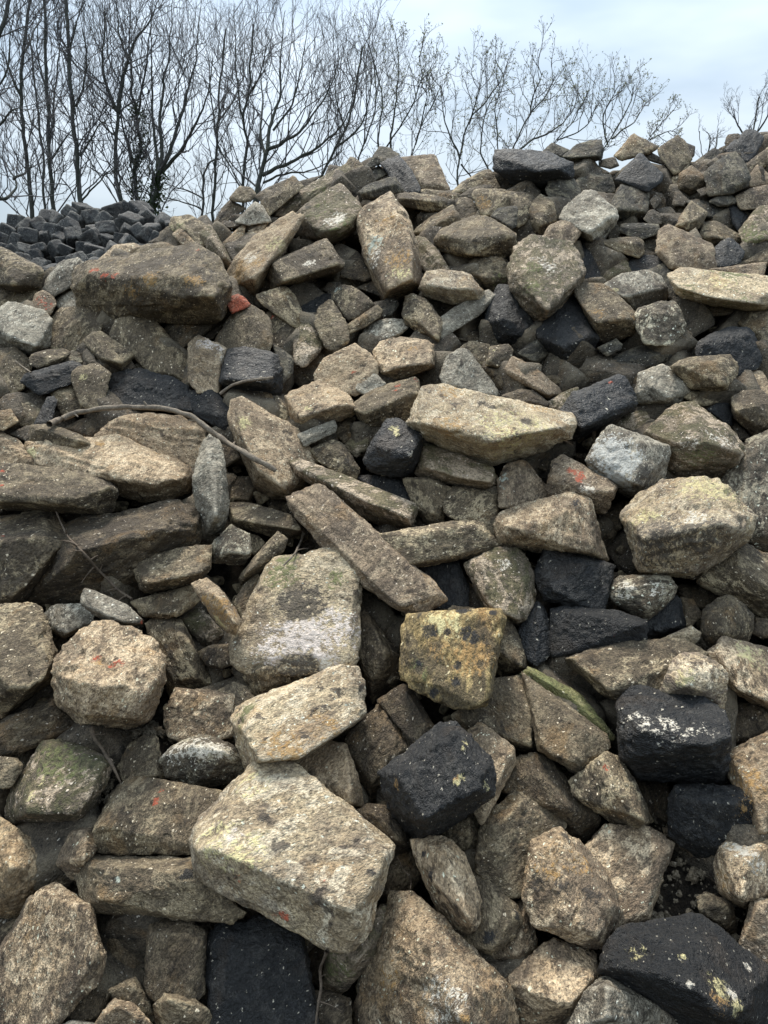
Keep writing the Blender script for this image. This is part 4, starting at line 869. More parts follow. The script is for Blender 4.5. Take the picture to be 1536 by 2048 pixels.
marks = [s for s in stones if s.handle]
used = set()
for s in stones:
    if s.handle:
        s.label = s.desc; used.add(s.label); continue
    near = sorted(marks, key=lambda k: np.linalg.norm(s.c - k.c) - 0.4 * math.sqrt(k.area))
    for k in near:
        for d in (s.desc, ' '.join(s.desc.split(' in ')[0].split(' on the ')[0].split(' with ')[0].split())):
            lab = d + ', ' + where(s, k) + ' the ' + k.handle
            if len(lab.replace('-', ' ').split()) <= 16 and lab not in used: break
        else: continue
        break
    s.label = lab; used.add(lab)

NOUN = (('boulder', 'boulder', 'boulder'), ('slab', 'stone_slab', 'slab'), ('plank', 'stone_slab', 'slab'), ('beam', 'stone_block', 'block'), ('brick', 'stone_block', 'block'),
        ('block', 'stone_block', 'block'), ('cube', 'stone_block', 'block'), ('cobble', 'cobble', 'cobble'), ('wedge', 'stone_wedge', 'wedge'), ('rock', 'rock', 'rock'))
def noun(s):
    best = ('stone', 'stone', 10 ** 6)
    for w, nm, ct in NOUN:
        i = re.search(r'\b' + w + r'\b', s.desc)
        if i and i.start() < best[2]: best = (nm, ct, i.start())
    j = re.search(r'\bstone\b', s.desc)
    if j and j.start() < best[2] and 'plank of stone' not in s.desc: return 'stone', 'stone'
    return best[0], best[1]

# ------------------------------------------------------------------ ground and the body of the heap
gx = np.concatenate([np.linspace(-1500, -20, 12), np.linspace(-15, 15, 31), np.linspace(20, 1500, 12)])
gy = np.concatenate([np.linspace(-60, -6, 6), np.linspace(-4, 30, 35), np.linspace(40, 2500, 14)])
X, Y = np.meshgrid(gx, gy)
Vg = np.stack([X.ravel(), Y.ravel(), np.zeros(X.size)], 1)
Vg[:, 2] = 0.03 * pnoise(Vg * 0.7 + 3) * (np.abs(Vg[:, 0]) < 16) - 0.02
nx = len(gx)
Fg = [(j * nx + i, j * nx + i + 1, (j + 1) * nx + i + 1, (j + 1) * nx + i) for j in range(len(gy) - 1) for i in range(nx - 1)]
tag(link('ground', mesh_from('ground', Vg, Fg), M_GROUND), kind='structure')

SKY = [(-200, 590), (0, 562), (90, 548), (160, 535), (345, 452), (420, 418), (480, 395), (560, 375), (690, 340), (760, 318), (870, 330), (900, 378), (960, 355), (1000, 330), (1130, 330), (1200, 303), (1300, 303), (1400, 330), (1440, 315), (1500, 280), (1536, 275), (1800, 275)]
cx, cyy = [], []
for a, b in SKY:
    p = at(a, b, slope_t(a, b)); cx.append(p[0]); cyy.append(p[1])
o_ = np.argsort(cx); cx = np.array(cx)[o_]; cyy = np.array(cyy)[o_]
def crest(x): return np.interp(x, cx, cyy)
SOIL_UP = [(1385, 1760, 0.20, 0.13), (1400, 1700, 0.12, 0.12), (250, 1490, 0.13, 0.14), (300, 1470, 0.10, 0.14), (235, 1385, 0.08, 0.06)]
soil_pts = []
for a, b, r_, h_ in SOIL_UP:
    p = at(a, b, slope_t(a, b)); soil_pts.append((p[0], p[1], r_, h_))
def heap(x, y, off):
    yc = crest(x)
    z = np.where(y < yc, prof(y), prof(yc) - 0.75 * (y - yc))
    up = np.zeros_like(z)
    for a, b, r_, h_ in soil_pts:
        up = np.maximum(up, h_ * np.clip(1.6 - np.hypot(x - a, y - b) / r_, 0, 1))
    return z - off + up
hx, hy = np.arange(-4.6, 4.61, 0.036), np.arange(0.2, 9.0, 0.036)
X, Y = np.meshgrid(hx, hy)
P = np.stack([X.ravel(), Y.ravel(), np.zeros(X.size)], 1)
near_top = np.clip(1 - (crest(P[:, 0]) - P[:, 1]) / 0.8, 0, 1)
P[:, 2] = heap(P[:, 0], P[:, 1], 0.22 - 0.09 * near_top) + 0.035 * fbm(P * 6, 3) + 0.035 * fbm(P * 17 + 9, 3, 0.7)
P[:, 2] = np.maximum(P[:, 2], -0.3)
nx = len(hx)
ii, jj = np.meshgrid(np.arange(nx - 1), np.arange(len(hy) - 1))
a = (jj * nx + ii).ravel()
tag(link('soil_heap', mesh_from('soil_heap', P, np.stack([a, a + 1, a + nx + 1, a + nx], 1)), M_SOIL), kind='structure')

# ------------------------------------------------------------------ the stones
def add_patch(me):
    at_ = me.attributes.new('patch', 'FLOAT_COLOR', 'POINT')
    at_.data.foreach_set('color', np.zeros(len(me.vertices) * 4, np.float32))

order = sorted(range(len(stones)), key=lambda i: -stones[i].area)
single = set(order[:300])
rubble_V, rubble_F, rubble_n = [], [], 0
tris = 0
for i, s in enumerate(stones):
    rs = np.random.RandomState(1000 + i)
    px, py = s.c
    t0 = slope_t(px, py)
    g = (slope_t(px, py - 12) - slope_t(px, py + 12)) / 24.0 * FOC / t0
    tau = float(np.clip(0.9 * g, 0.12, 0.65))
    kap = rs.uniform(-0.22, 0.22)
    t0 -= s.lift * 0.022 * t0 - 0.02
    size = math.sqrt(s.area) * t0 / FOC
    ridge = bool(s.inn) and max(q[2] for q in s.inn) >= 0.27
    def dep(q, edge=False):
        v_ = py - q[1]
        if edge and ridge and v_ < 0: v_ = -0.45 * v_          # undercut front face
        return t0 + tau * t0 / FOC * v_ + kap * t0 / FOC * (q[0] - px)
    grow = 1.035 if py > 800 else (1.06 if py > 600 else 1.09)
    outl = (s.out - s.c) * grow + s.c
    pts = [at(q[0], q[1], dep(q, True)) for q in outl]
    if s.inn:
        for q in s.inn: pts.append(at(q[0], q[1], dep(q) - q[2] * (1.28 if q[2] >= 0.25 else 1.0) * size))
        cen = s.out.mean(0)
        for q in s.out:
            w = cen + (q - cen) * 0.55
            pts.append(at(w[0], w[1], dep(w) - 0.03 * size))
    else:
        cen = s.out.mean(0)
        k0 = rs.uniform(0.66, 0.84)
        for q in s.out:
            w = cen + (q - cen) * k0
            pts.append(at(w[0], w[1], dep(w) - (0.13 + 0.10 * rs.rand()) * size))
    for q in s.out:
        w = s.c + (q - s.c) * 0.80
        pts.append(at(w[0], w[1], dep(w) + (0.62 + 0.28 * min(g, 2.0)) * size))
    n = int(np.clip(math.sqrt(s.area) / 6.2, 9, 32))
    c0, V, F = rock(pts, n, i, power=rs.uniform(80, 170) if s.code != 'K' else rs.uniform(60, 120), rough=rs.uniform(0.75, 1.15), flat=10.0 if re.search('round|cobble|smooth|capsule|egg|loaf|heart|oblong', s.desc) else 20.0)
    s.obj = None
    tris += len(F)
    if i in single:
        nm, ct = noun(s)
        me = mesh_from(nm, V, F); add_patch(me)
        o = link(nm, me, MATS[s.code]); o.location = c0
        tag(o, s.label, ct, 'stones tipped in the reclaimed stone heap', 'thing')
        s.obj = o
    else:
        rubble_V.append(V + c0); rubble_F.append(F + rubble_n); rubble_n += len(V)

# loose stones too small or too hidden to single out, and those beyond the picture's edges
rr = np.random.RandomState(5)
small = []
for x in np.arange(-3.6, 3.61, 0.19):
    for y in np.arange(0.55, 6.0, 0.17):
        xx, yy = x + rr.uniform(-.08, .08), y + rr.uniform(-.08, .08)
        if yy > crest(xx) + 0.25: continue
        z = float(heap(np.array([xx]), np.array([yy]), 0.0)[0])
        v = np.array([xx, yy, z]) - CAM
        t = v @ FWD
        u, w = W_PX / 2 + FOC * (v @ RGT) / t, H_PX / 2 - FOC * (v @ UPV) / t
        inside = -170 < u < 1706 and w < 2300
        if inside and rr.rand() < (0.0 if yy > crest(xx) - 0.5 else 0.2): continue
        if abs(xx) > 0.4 + 0.85 * yy + 0.8: continue
        soil = any(math.hypot(xx - a, yy - b) < r_ * 0.9 for a, b, r_, h_ in soil_pts)
        if soil: continue
        top = yy > crest(xx) - 0.5
        small.append((xx, yy, z - ((rr.uniform(0.08, 0.13) if top else rr.uniform(*((0.08, 0.15) if w < 850 else (0.15, 0.21)))) if inside else rr.uniform(0.02, 0.10)), inside))
for k, (x, y, z, inside) in enumerate(small):
    sx = rr.uniform(0.06, 0.11, 3) * (1.0 if inside else 1.25)
    pts = np.array([(a, b, c) for a in (-1, 1) for b in (-1, 1) for c in (-1, 1)], float) * sx * rr.uniform(0.75, 1.15, (8, 3))
    q, _ = np.linalg.qr(rr.normal(size=(3, 3)))
    c0, V, F = rock(pts @ q, 5 if inside else 7, 5000 + k, 22)
    rubble_V.append(V + c0 + (x, y, z)); rubble_F.append(F + rubble_n); rubble_n += len(V); tris += len(F)
me = mesh_from('stone_rubble', np.concatenate(rubble_V), np.concatenate(rubble_F)); add_patch(me)
tag(link('stone_rubble', me, MATS['rubble']), 'small brown stones and rubble filling the gaps between the big stones', 'rubble', kind='stuff')

# shards and chips lodged in the gaps
cv, cf, cn = [], [], 0
for k in range(3600):
    y = 0.95 + 4.2 * rr.rand(); x = rr.uniform(-1, 1) * (0.58 * y + 0.35)
    if y > crest(x): continue
    z = float(heap(np.array([x]), np.array([y]), rr.uniform(0.10, 0.20))[0])
    if any(math.hypot(x - a, y - b) < r_ * 1.5 for a, b, r_, h_ in soil_pts): continue
    e = rr.uniform(0.008, 0.024, 3)
    pts = np.array([(a, b, c) for a in (-1, 1) for b in (-1, 1) for c in (-1, 1)], float) * e * rr.uniform(0.5, 1.2, (8, 3))
    q, _ = np.linalg.qr(rr.normal(size=(3, 3)))
    c0, V, F = rock(pts @ q, 3, 9000 + k, 40)
    cv.append(V + c0 + (x, y, z)); cf.append(F + cn); cn += len(V)
me = mesh_from('stone_chips', np.concatenate(cv), np.concatenate(cf), False); add_patch(me)
tag(link('stone_chips', me, MATS['B']), 'small shards and chips of stone lodged in the gaps of the heap', 'stone chips', kind='stuff')

# crumbs of stone and clods on the bare soil pockets
pv, pf_, pn = [], [], 0
for a, b, r_, h_ in soil_pts:
    for k in range(int(2200 * r_)):
        rad, an = r_ * 1.25 * math.sqrt(rr.rand()), rr.uniform(0, 6.283)
        x, y = a + rad * math.cos(an), b + rad * math.sin(an)
        z = float(heap(np.array([x]), np.array([y]), 0.22)[0])
        D, F = geodesic(2)
        e = (0.002 + 0.010 * rr.rand() ** 4) * rr.uniform(0.6, 1.2, 3)
        pv.append(D * e * rr.uniform(0.55, 1.45, (len(D), 1)) + (x, y, z + 0.012)); pf_.append(F + pn); pn += len(D)
me = mesh_from('soil_crumbs', np.concatenate(pv), np.concatenate(pf_), False); add_patch(me)
tag(link('soil_crumbs', me, MATS['rubble']), 'crumbs of stone and clods lying on the dark soil pockets', 'crumbs', kind='stuff')

# ------------------------------------------------------------------ marks with a place of their own (paint, tar, moss, soil, stains, shade on one front)
bpy.context.view_layer.update()
dg = bpy.context.evaluated_depsgraph_get()
def hit(px, py):
    d = Vector(ray(px, py)).normalized()
    ok, loc, nor, idx, ob, mx = sc.ray_cast(dg, Vector(CAM) + d * 0.05, d)
    return (ob, np.array(loc)) if ok else (None, None)
PCOL = {'r': (0.37, 0.080, 0.040), 'o': (0.31, 0.185, 0.070), 'w': (0.60, 0.54, 0.44), 'k': (0.012, 0.013, 0.015), 'm': (0.125, 0.130, 0.050),
        's': (0.050, 0.041, 0.032), 'y': (0.50, 0.43, 0.22), 'p': (0.56, 0.48, 0.42), 't': (0.36, 0.38, 0.31), 'g': (0.42, 0.41, 0.37), 'd': (0.065, 0.054, 0.043)}
PSTR = {'o': 0.72, 'm': 0.70, 't': 0.7, 'y': 0.8, 'w': 0.85, 'p': 0.9, 'r': 0.72}
for w in PATCHES.split():
    c, x, y, r_ = w.split(',')[:4]
    al = (float(w.split(',')[4]) if w.count(',') > 3 else 1.0) * PSTR.get(c, 1.0)
    ob, loc = hit(float(x), float(y))
    if ob is None or 'patch' not in ob.data.attributes or ob.name.startswith(('stone_rubble', 'soil')): continue
    t = (loc - CAM) @ FWD
    rad = float(r_) * t / FOC * (0.85 if c == 'r' else 1.0)
    me = ob.data; nv = len(me.vertices)
    co = np.empty(nv * 3, np.float32); me.vertices.foreach_get('co', co)
    co = co.reshape(-1, 3) + np.array(ob.location)
    buf = np.empty(nv * 4, np.float32); at_ = me.attributes['patch']; at_.data.foreach_get('color', buf)
    buf = buf.reshape(-1, 4)
    wgt = np.clip(1.35 - np.linalg.norm(co - loc, axis=1) / rad * 0.85, 0, 1) * al
    m = wgt > buf[:, 3]
    near = np.linalg.norm(co - loc, axis=1) < rad * 2.2
    buf[m & near, :3] = PCOL[c]; buf[m, 3] = wgt[m]
    at_.data.foreach_set('color', buf.ravel())

# ------------------------------------------------------------------ tubes: sticks, roots, trees
class Tubes:
    def __init__(self): self.V, self.F, self.n = [], [], 0
    def add(self, P, r, sides=5):
        P = np.asarray(P, float); r = np.asarray(r, float)
        T = np.gradient(P, axis=0); T /= np.linalg.norm(T, axis=1)[:, None] + 1e-12
        ref = np.array([0.31, 0.87, 0.11])
        A = np.cross(T, ref); A /= np.linalg.norm(A, axis=1)[:, None] + 1e-12
        B = np.cross(T, A)
        an = np.linspace(0, 2 * math.pi, sides, endpoint=False)
        ring = P[:, None, :] + r[:, None, None] * (np.cos(an)[None, :, None] * A[:, None, :] + np.sin(an)[None, :, None] * B[:, None, :])
        k = len(P)
        self.V.append(ring.reshape(-1, 3))
        i, j = np.meshgrid(np.arange(k - 1), np.arange(sides), indexing='ij')
        j2 = (j + 1) % sides
        b = self.n
        self.F.append(np.stack([b + i * sides + j, b + i * sides + j2, b + (i + 1) * sides + j2, b + (i + 1) * sides + j], -1).reshape(-1, 4))
        self.n += k * sides
    def mesh(self, name): return mesh_from(name, np.concatenate(self.V), np.concatenate(self.F))

def smooth_line(P, m):
    P = np.asarray(P, float); k = len(P)
    t = np.linspace(0, k - 1, m); out = []
    for u in t:
        i = min(int(u), k - 2); f = u - i
        p0, p1, p2, p3 = P[max(i - 1, 0)], P[i], P[i + 1], P[min(i + 2, k - 1)]
        out.append(0.5 * ((2 * p1) + (-p0 + p2) * f + (2 * p0 - 5 * p1 + 4 * p2 - p3) * f * f + (-p0 + 3 * p1 - 3 * p2 + p3) * f ** 3))
    return np.array(out)

def surface_line(pix, lift, keep=0.5):
    """a line lying on the stones under the given positions"""
    t = []
    for x, y in pix:
        best = 99
        for dx, dy in ((0, 0), (8, 0), (-8, 0), (0, 8), (0, -8)):
            ob, loc = hit(x + dx, y + dy)
            if ob is not None: best = min(best, (loc - CAM) @ FWD)
        t.append(best)
    t = np.array(t)
    line = np.linspace(t[0], t[-1], len(t))
    t = keep * t + (1 - keep) * np.minimum(t, line)
    return np.array([at(x, y, tt - lift) for (x, y), tt in zip(pix, t)])

def stick(name, pix, r0, r1, lift, mat, label, cat, side=()):
    P = smooth_line(surface_line(pix, lift), len(pix) * 6)
    t = (P.mean(0) - CAM) @ FWD
    k = len(P); rad = np.linspace(r0, r1, k) * t / FOC
    wob = fbm(P * 30 + 5, 2) * 0.5 + 1
    P = P + 0.7 * rad[:, None] * np.stack([fbm(P * 14 + q, 2) for q in (1, 40, 80)], 1)
    T_ = Tubes(); T_.add(P, rad * wob, 8)
    rs = np.random.RandomState(len(name) + k)
    c = P.mean(0); T_.V[0] = T_.V[0] - c
    o = link(name, T_.mesh(name), mat); o.location = c
    tag(o, label, cat)
    for f, L in side:
        i = int(f * (k - 1))
        d = rs.normal(size=3) * 0.7 + np.array([0, -0.35, 0.5]); d /= np.linalg.norm(d)
        Q = np.array([P[i] + d * L * u + np.array([0, 0, -0.25 * L]) * u * u for u in np.linspace(0, 1, 6)]) - c
        t2 = Tubes(); t2.add(Q, np.linspace(r1 * 0.7, r1 * 0.25, 6) * t / FOC, 5)
        link('twig', t2.mesh('twig'), mat, o)
    return o

stick('branch', [(98, 850), (130, 835), (170, 822), (240, 815), (320, 816), (370, 828), (410, 852), (450, 882), (500, 911), (552, 940)], 6.0, 5.0, 0.018, M_STICK, 'long bent bare branch arching over the stones on the left', 'branch', side=[(0.18, 0.035), (0.42, 0.03), (0.66, 0.05), (0.83, 0.03)])
stick('thorny_twig', [(113, 1024), (133, 1068), (165, 1104), (200, 1143), (235, 1178), (264, 1198)], 1.8, 2.8, 0.012, M_ROOT, 'thin thorny twig hanging down the shaded brown slab at left', 'twig',
      side=[(0.12, 0.03), (0.22, 0.03), (0.33, 0.05), (0.35, 0.06), (0.42, 0.03), (0.5, 0.03), (0.55, 0.05), (0.62, 0.03), (0.7, 0.03), (0.8, 0.03), (0.92, 0.04)])
stick('dry_twig', [(606, 1068), (600, 1086), (588, 1109), (567, 1131)], 3.4, 1.6, 0.008, M_STICK, 'short forked dry twig at the top edge of the pale flat slab', 'twig', side=[(0.05, 0.02), (0.1, 0.025), (0.6, 0.04)])
stick('stick', [(441, 788), (464, 771), (499, 761), (546, 755)], 2.8, 3.0, 0.010, M_STICK, 'short curved stick lying across the black cube', 'stick')
stick('hanging_root', [(653, 1903), (641, 1940), (643, 1973), (636, 2013), (631, 2050)], 3.6, 2.4, 0.006, M_ROOT, 'dangling brown root in the gap beside the bottom black block', 'root', side=[(0.4, 0.04), (0.7, 0.05)])
stick('soil_root', [(184, 1455), (192, 1478), (206, 1500), (222, 1527), (242, 1566)], 5.0, 2.0, 0.006, M_ROOT, 'brown root running through soil below the round knobby boulder', 'root', side=[(0.2, 0.03), (0.7, 0.04)])
stick('rootlet', [(794, 1713), (805, 1735), (818, 1752), (822, 1765), (820, 1778)], 1.0, 0.8, 0.006, M_ROOT, 'hair thin pale rootlet dangling right of the big cream boulder', 'root')
stick('grass_stalk', [(30, 722), (45, 733), (62, 745)], 1.6, 1.2, 0.006, M_STICK, 'small straight twig on the pinkish brown stone at left', 'twig')

# ------------------------------------------------------------------ heap of setts behind, on the left
sv = []
for k in range(9):
    rs = np.random.RandomState(300 + k)
    b = np.array([(a, b_, c) for a in (-1, 1) for b_ in (-1, 1) for c in (-1, 1)], float) * np.array([0.062, 0.055, 0.050]) * rs.uniform(0.9, 1.15, 3) * rs.uniform(0.90, 1.07, (8, 3))
    c0, V, F = rock(b, 7, 900 + k, 46, 0.55)
    me = mesh_from('sett', V, F); add_patch(me); me.materials.append(MATS['sett']); sv.append(me)
CR = [(-140, 470), (-60, 455), (0, 446), (20, 440), (60, 445), (100, 424), (140, 420), (165, 416), (200, 412), (230, 408), (270, 408), (300, 428), (345, 436), (400, 470)]
crx, cry = zip(*CR)
rs = np.random.RandomState(21)
k = 0
setts = []
for row in range(8):
    y0 = 424 + row * 19.5
    for col in range(17):
        x = -95 + col * 29 + (14 if row % 2 else 0) + rs.uniform(-8, 8)
        y = y0 + rs.uniform(-7, 7)
        if x > 352 or y < np.interp(x, crx, cry) + 6: continue
        t = 6.7 - (y - 415) / 150 * 1.55 + rs.uniform(-0.05, 0.05)
        setts.append((x, y, t))
for x, y, t in setts:
    o = bpy.data.objects.new('sett', sv[k % 9]); COL.objects.link(o); k += 1
    o.location = at(x, y, t); o.rotation_euler = (rs.normal() * 0.45, rs.normal() * 0.45, rs.uniform(0, 6.28)); s_ = rs.uniform(0.82, 1.28) * t / 6.2; o.scale = (s_, s_, s_)
    tag(o, 'small dark grey cubic paving sett in the heap behind at left', 'sett', 'heap of dark setts')
hv, hf, hn = [], [], 0
for x, y, t in setts:
    for dt in (0.14,):
        D, F = sv[0], None
        V = np.empty(len(D.vertices) * 3, np.float32); D.vertices.foreach_get('co', V); V = V.reshape(-1, 3)
        Fq = np.empty(len(D.polygons) * 3, np.int32); D.polygons.foreach_get('vertices', Fq); Fq = Fq.reshape(-1, 3)
        q, _ = np.linalg.qr(rs.normal(size=(3, 3)))
        hv.append(V @ q * 1.1 + at(x + rs.uniform(-12, 12), y + 12, t + dt)); hf.append(Fq + hn); hn += len(V)
me = mesh_from('sett_rubble', np.concatenate(hv), np.concatenate(hf)); add_patch(me)
tag(link('sett_rubble', me, MATS['sett']), 'dark setts deeper inside the heap behind at left', 'setts', kind='stuff')
sx_, sy_ = np.arange(-6.5, 0.0, 0.12), np.arange(4.0, 9.5, 0.12)
X, Y = np.meshgrid(sx_, sy_)
P = np.stack([X.ravel(), Y.ravel(), np.zeros(X.size)], 1)
top = 2.52 - 0.42 * np.maximum(0, np.abs(P[:, 0] + 2.15) - 0.45)
P[:, 2] = np.minimum(2.5 + (P[:, 1] - 6.75) * 0.62, top - np.maximum(0, P[:, 1] - 6.6) * 0.7) - 0.30
P[:, 2] = np.maximum(P[:, 2] - 0.9 * np.maximum(0, P[:, 0] + 1.5), -0.3) + 0.03 * fbm(P * 5, 2)
nx = len(sx_); ii, jj = np.meshgrid(np.arange(nx - 1), np.arange(len(sy_) - 1)); a = (jj * nx + ii).ravel()
tag(link('sett_heap_soil', mesh_from('sett_heap_soil', P, np.stack([a, a + 1, a + nx + 1, a + nx], 1)), M_SOIL), kind='structure')

# ------------------------------------------------------------------ trees behind the heap
def grow(T_, p, d, L, r, level, rs, tips, up, spread, cnt, maxlev):
    k = 6 if level < 2 else 5
    P = [p]; step = L / (k - 1)
    q = d.copy()
    for _ in range(k - 1):
        q = q + rs.normal(size=3) * (0.22 if level < 2 else 0.28) + np.array([0, 0, up])
        q /= np.linalg.norm(q); P.append(P[-1] + q * step)
    P = np.array(P)
    T_.add(P, np.linspace(r, max(r * 0.4, 0.0013), k), 4 if level < 2 else 3)
    if level >= maxlev:
        tips.append((P, q)); return
    n = cnt[min(level, len(cnt) - 1)]
    for j in range(n):
        f = 0.22 + 0.78 * (j + rs.rand()) / n
        i = min(int(f * (k - 1)), k - 2); w = f * (k - 1) - i
        s0 = P[i] * (1 - w) + P[i + 1] * w
        tan = P[i + 1] - P[i]; tan /= np.linalg.norm(tan)
        side = rs.normal(size=3); side -= tan * (side @ tan); side /= np.linalg.norm(side)
        nd = tan + side * spread * rs.uniform(0.6, 1.3); nd /= np.linalg.norm(nd)
        grow(T_, s0, nd, L * rs.uniform(0.38, 0.68) * (1.15 - 0.5 * f), r * 0.55, level + 1, rs, tips, up, spread, cnt, maxlev)

def tree(name, label, group, D, limbs, seed, cnt=(4, 3, 2), first=9, lev=3, leaves=0, ivy=False, up=0.15, spread=0.72, blen=(0.8, 1.6), rmul=0.85):
    """limbs: list of (radius at the start, radius at the end, list of measured positions); the first starts at the trunk foot"""
    rs = np.random.RandomState(seed)
    x0, y0 = limbs[0][2][0]
    foot = at(x0, y0, D); foot[2] = 0.0
    root = bpy.data.objects.new(name, None); COL.objects.link(root); root.location = foot
    root.empty_display_size = 0.2
    tag(root, label, 'tree' if 'tree' in name else 'shrub', group)
    trunk, crown, tips = Tubes(), Tubes(), []
    for li, (r0, r1, pix) in enumerate(limbs):
        e = rs.uniform(-0.9, 0.9) if li else 0.0
        nseg = len(pix)
        P = [at(x, y, D + e * q / max(1, nseg - 1)) for q, (x, y) in enumerate(pix)]
        if li == 0:
            n0 = max(2, int((P[0][2]) / 0.45)); P = [foot + (P[0] - foot) * q / n0 for q in range(n0)] + P
        P = smooth_line(P, len(P) * 6)
        P = P + 0.055 * np.stack([fbm(P * 2.2 + seed + q, 3, 0.6) for q in (1, 40, 80)], 1) * np.clip(P[:, 2:] / 2.0, 0, 1)
        rad = np.linspace(r0, min(r1, 0.45 * r0 if li == 0 else 0.7), len(P)) * D / FOC * rmul
        trunk.add(P - foot, rad, 8)
        n = int(first * 0.85 * max(1.0, len(pix) / 3)) if li else int(first * 1.05 * max(1.0, len(pix) / 3))
        for j in range(n):
            f = (0.52 if li == 0 else 0.18) + (0.48 if li == 0 else 0.82) * (j + rs.rand()) / n
            i = min(int(f * (len(P) - 1)), len(P) - 2)
            if P[i][2] < 2.2: continue
            tan = P[i + 1] - P[i]; tan /= np.linalg.norm(tan)
            side = rs.normal(size=3); side[1] *= 0.7; side -= tan * (side @ tan); side /= np.linalg.norm(side)
            nd = tan + side * spread * rs.uniform(0.5, 1.25); nd /= np.linalg.norm(nd)
            grow(crown, P[i] - foot, nd, rs.uniform(*blen) * (1.2 - 0.6 * f), max(0.0052, min(rad[i] * 0.45, 0.016)), 0, rs, tips, up, spread, cnt, lev)
    link('trunk', trunk.mesh('trunk'), M_BARK, root)
    link('crown', crown.mesh('crown'), M_TWIG, root)
    def cards(pts, size, nm, mat):
        n = len(pts); V = np.empty((n * 4, 3)); 
        a = rs.normal(size=(n, 3)); a /= np.linalg.norm(a, axis=1)[:, None]
        b = np.cross(a, rs.normal(size=(n, 3))); b /= np.linalg.norm(b, axis=1)[:, None]
        L = size * rs.uniform(0.6, 1.3, (n, 1))
        V[0::4] = pts; V[1::4] = pts + a * L * 0.5 + b * L * 0.28; V[2::4] = pts + a * L; V[3::4] = pts + a * L * 0.5 - b * L * 0.28
        return tag(link(nm, mesh_from(nm, V, np.arange(n * 4).reshape(-1, 4), False), mat, root), kind='stuff')
    if leaves:
        pts = []
        for P, q in tips:
            for _ in range(leaves):
                f = rs.uniform(0.3, 1.0) * (len(P) - 1); i = min(int(f), len(P) - 2)
                pts.append(P[i] + (P[i + 1] - P[i]) * (f - i))
        cards(np.array(pts), 0.026, 'leaf_foliage', M_LEAF)
    if ivy:
        P = smooth_line([at(x, y, D) for x, y in limbs[0][2]], 60) - foot
        pts = P[rs.randint(0, 60, 800)] + rs.normal(size=(800, 3)) * 0.06
        cards(pts, 0.05, 'ivy_foliage', M_IVY)
    return root

GL, GR = 'bare trees behind the heap', 'budding shrubs behind the heap'
tree('bare_tree', 'bare tree with slightly curved trunk, second from the left picture edge', GL, 11.5, [(7.5, 3, [(66, 440), (60, 380), (50, 293), (42, 195), (48, 90), (62, -10)]), (4, 2, [(43, 200), (20, 140), (0, 95)]), (3, 1.5, [(47, 110), (70, 60), (92, 0)])], 1)
tree('bare_tree', 'gnarled bare tree leaning in from the left picture edge', GL, 9.5, [(9, 6, [(-70, 460), (-55, 300), (-20, 120), (10, 40), (22, -20)]), (5, 3, [(-55, 400), (0, 398), (24, 388), (33, 365), (12, 330), (-10, 310)]), (4, 2, [(-40, 290), (10, 235), (40, 215)]), (3.5, 1.5, [(30, 358), (48, 342), (66, 335)]), (3, 1.5, [(-45, 200), (5, 160), (20, 90), (28, 0)])], 2, first=7)
tree('bare_tree', 'thin bare tree squeezed between two thicker trunks at left', GL, 12.5, [(4.5, 2, [(90, 440), (88, 380), (84, 300), (77, 228), (68, 156), (60, 70)]), (2.5, 1.2, [(80, 260), (60, 240), (52, 200), (40, 120)])], 3, first=7)
tree('bare_tree', 'dark bare tree with a short side stub, third trunk from left', GL, 11.0, [(7, 3, [(108, 425), (102, 350), (98, 293), (95, 195), (90, 90), (88, -10)]), (3, 1.5, [(98, 290), (110, 200), (118, 110), (125, 20)]), (3, 1.5, [(104, 318), (130, 280), (148, 250)]), (2.5, 1.2, [(95, 180), (75, 110), (72, 20)])], 4)
tree('bare_tree', 'straight pole trunked bare tree, thickest on the left', GL, 10.5, [(8, 6.5, [(164, 425), (157, 340), (150, 270), (143, 195), (137, 90), (130, -15)]), (3, 1.5, [(150, 215), (168, 170), (172, 110), (160, 30)]), (3, 1.5, [(160, 308), (185, 270), (215, 235)]), (2.5, 1.2, [(138, 100), (155, 40), (172, -10)]), (2.5, 1.2, [(166, 400), (200, 360), (226, 335)])], 5, first=8)
tree('bare_tree', 'forked bare tree whose trunk bends beside the sett heap', GL, 11.0, [(7.5, 5, [(245, 420), (234, 370), (230, 300), (236, 235), (234, 220)]), (5, 2, [(234, 222), (215, 185), (206, 150), (208, 80), (212, -10)]), (5.5, 2.5, [(236, 225), (243, 165), (254, 125), (268, 82), (300, 40), (318, 0)]), (3, 1.5, [(255, 120), (240, 70), (232, 0)]), (2.5, 1.2, [(225, 215), (195, 190), (175, 165)]), (2.5, 1.2, [(232, 270), (205, 245), (180, 205)])], 6, first=8)
tree('bare_tree', 'twin stemmed ivy footed bare tree behind the sett heap', GL, 11.5, [(7, 4.5, [(275, 420), (272, 370), (270, 330), (285, 300), (275, 240), (270, 215)]), (4, 2, [(270, 330), (255, 285), (243, 240), (238, 200)]), (3.5, 1.5, [(270, 215), (262, 160), (258, 80), (262, 0)]), (3, 1.5, [(276, 230), (288, 150), (300, 70), (305, 0)])], 7, ivy=True)
